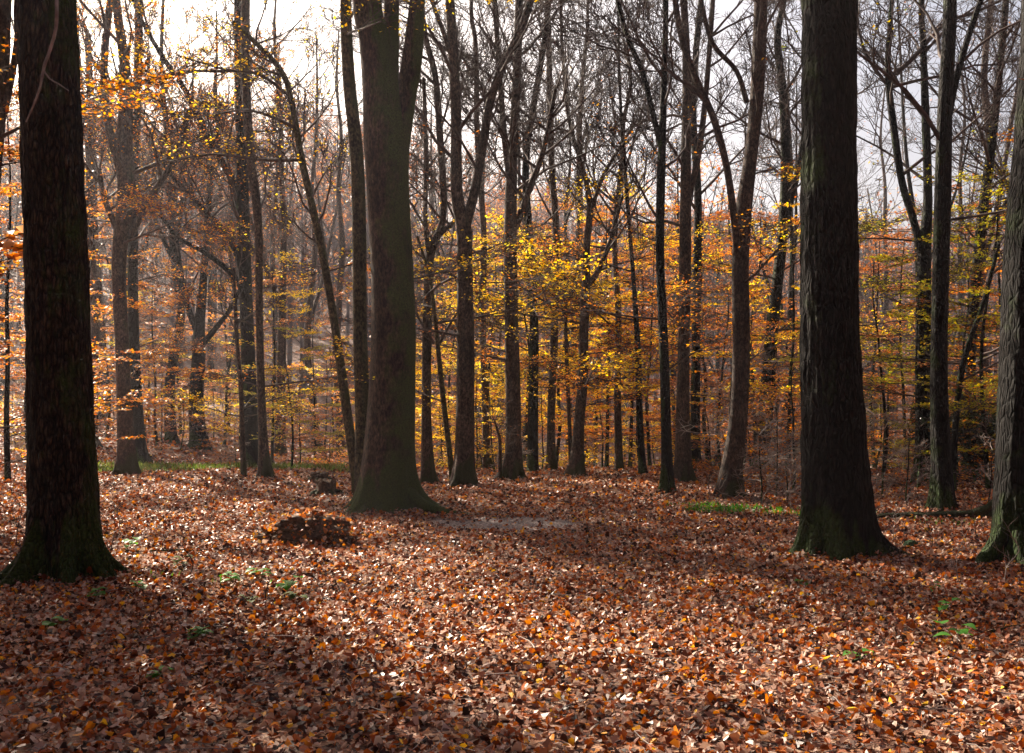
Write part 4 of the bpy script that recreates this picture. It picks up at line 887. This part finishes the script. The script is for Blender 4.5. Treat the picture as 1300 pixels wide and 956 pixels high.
def carpet(name, boxes, n, size, lf, seed, label, h=.08, cat='grass'):
    g = np.random.default_rng(seed); G = Geo(); P = []
    for (cx, cy, rx, ry) in boxes:
        k = int(n * rx * ry); a = g.uniform(0, 6.28, k); r_ = np.sqrt(g.random(k)); x = cx + np.cos(a) * r_ * rx; y = cy + np.sin(a) * r_ * ry
        keep = (np.sin(x * 2.3 + seed) * np.sin(y * 2.9 + 1) > -.45) | (g.random(k) < .35)
        P.append(np.stack([x, y, gz(x, y)], -1)[keep])
    P = np.concatenate(P); N = len(P); an = g.uniform(0, 6.28, N); L = size * g.uniform(.5, 1.3, N); ln = g.normal(0, .35, (N, 2)); w = size * .10
    c, s_ = np.cos(an) * w, np.sin(an) * w; Z = np.zeros(N)
    t = P + np.stack([ln[:, 0] * L, ln[:, 1] * L, L], -1); m = P + np.stack([ln[:, 0] * L * .3, ln[:, 1] * L * .3, L * .55], -1)
    V = np.stack([P, m + np.stack([c, s_, Z], -1), t, m - np.stack([c, s_, Z], -1)], 1)
    G.add(V.reshape(-1, 3), np.arange(4)[None] + (np.arange(N) * 4)[:, None], 0)
    q = P[: N // 3] + np.stack([g.normal(0, .05, N // 3), g.normal(0, .05, N // 3), g.uniform(.02, h, N // 3)], -1)
    G.leaves(q, size * .55, seed, .5, 0)
    o = G.build(name, [LV[lf]], smooth=False); tag(o, label, cat, kind='stuff')
carpet('grass', [(-8.5, 27.2, 3.6, 1.2), (-5.0, 26.2, 1.8, .8), (-10.8, 27.0, 1.6, 1.2), (-4.0, 25.0, .7, .5)], 420, .15, 'grass', 1, 'strip of green grass beyond the leaves on the left')
carpet('ground_cover', [(3.5, 15.6, .8, .45), (4.6, 15.2, .9, .35), (2.9, 16.3, .5, .3)], 700, .10, 'green', 2, 'low green plants beside the black trunk', cat='plants')
carpet('weeds', [(6.2, 13.8, .7, .3), (5.6, 14.2, .6, .25), (-3.3, 9.6, .5, .35), (-2.3, 9.2, .5, .3)], 110, .07, 'green', 3, 'sparse green weeds scattered among the fallen leaves', cat='plants')

# dark evergreen bush by the right edge
def holly():
    d = 21; x = (1248 - 650) / F * d; root = empty('evergreen_bush', (x, d, g1(x, d))); g = random.Random(3); br = []; lv = []
    P = Par(up=.06, wob=.2, n=[0, 5, 6, 5], leaf=20, rmin=.006)
    for k in range(16):
        an = g.uniform(0, 6.28); grow(br, lv, (g.gauss(0, .1), g.gauss(0, .1), g.uniform(.1, .9)), nrm3(math.cos(an), math.sin(an), g.uniform(.2, 1.6)), g.uniform(.9, 1.5), .02, 3, P, g)
    G = Geo(); G.tubes([b for b in br if b[2] == 5]); G.build('stem', [M['bark_shade_tone']], root)
    C = Geo(); C.tubes([b for b in br if b[2] != 5], 0); C.leaves(lv, .07, 5, .9, 1); C.build('foliage', [M['bark_shade_tone'], LV['dark']], root)
    tag(root, 'dark evergreen bush between the black beech and the right edge trunk', 'bush')
holly()

# ------------------------------------------------------------------ air
def haze():
    G = Geo(); x0, x1, y0, y1, z0, z1 = -215, 215, -62, 250, -9, 58
    V = [(x0, y0, z0), (x1, y0, z0), (x1, y1, z0), (x0, y1, z0), (x0, y0, z1), (x1, y0, z1), (x1, y1, z1), (x0, y1, z1)]
    G.add(V, [(3, 2, 1, 0), (4, 5, 6, 7), (0, 1, 5, 4), (1, 2, 6, 5), (2, 3, 7, 6), (3, 0, 4, 7)])
    m, nt, n, l = nodes_mat('pale_haze'); out = n.new('ShaderNodeOutputMaterial'); v = n.new('ShaderNodeVolumePrincipled')
    v.inputs['Color'].default_value = (0.95, 0.93, 1.0, 1); v.inputs['Density'].default_value = HAZE; v.inputs['Anisotropy'].default_value = 0.55
    l.new(v.outputs[0], out.inputs['Volume'])
    o = G.build('haze', [m], smooth=False); tag(o, 'pale blue autumn haze hanging in the wood', 'haze', kind='stuff')
HAZE = 0.0007
if HAZE: haze()

# ------------------------------------------------------------------ light, sky, camera
w = bpy.data.worlds.new('World'); scene.world = w; w.use_nodes = True
nt = w.node_tree; bg = nt.nodes['Background']; sky = nt.nodes.new('ShaderNodeTexSky'); sky.sky_type = 'NISHITA'; sky.sun_disc = False
sky.sun_elevation = SUN_EL; sky.sun_rotation = SUN_AZ; sky.altitude = 200; sky.air_density = 0.8; sky.dust_density = 8.0; sky.ozone_density = 0.0
nt.links.new(sky.outputs[0], bg.inputs[0]); bg.inputs[1].default_value = 0.052
sd = bpy.data.lights.new('sun', 'SUN'); sd.energy = 5.0; sd.angle = R(0.6); sd.color = (1.0, 0.85, 0.68)
so = bpy.data.objects.new('sun', sd); COL.objects.link(so)
sdir = Vector((math.sin(SUN_AZ) * math.cos(SUN_EL), math.cos(SUN_AZ) * math.cos(SUN_EL), math.sin(SUN_EL)))
so.rotation_euler = sdir.to_track_quat('Z', 'Y').to_euler(); so.location = (0, 0, 30)

cd = bpy.data.cameras.new('camera'); cam = bpy.data.objects.new('camera', cd); COL.objects.link(cam)
cam.location = (0, 0, EYE); cam.rotation_euler = (R(90), 0, 0); cd.sensor_width = 36; cd.lens = F / 1300 * 36; cd.shift_y = (HOR - 478) / 1300
cd.clip_end = 3000; cd.clip_start = 0.05
scene.camera = cam
scene.view_settings.view_transform = 'Standard'; scene.view_settings.look = 'None'; scene.view_settings.gamma = 1; scene.view_settings.exposure = 1.85
cy = scene.cycles; cy.max_bounces = 6; cy.diffuse_bounces = 3; cy.glossy_bounces = 2; cy.transmission_bounces = 3; cy.transparent_max_bounces = 4; cy.volume_bounces = 0
cy.use_denoising = True; cy.sample_clamp_indirect = 4
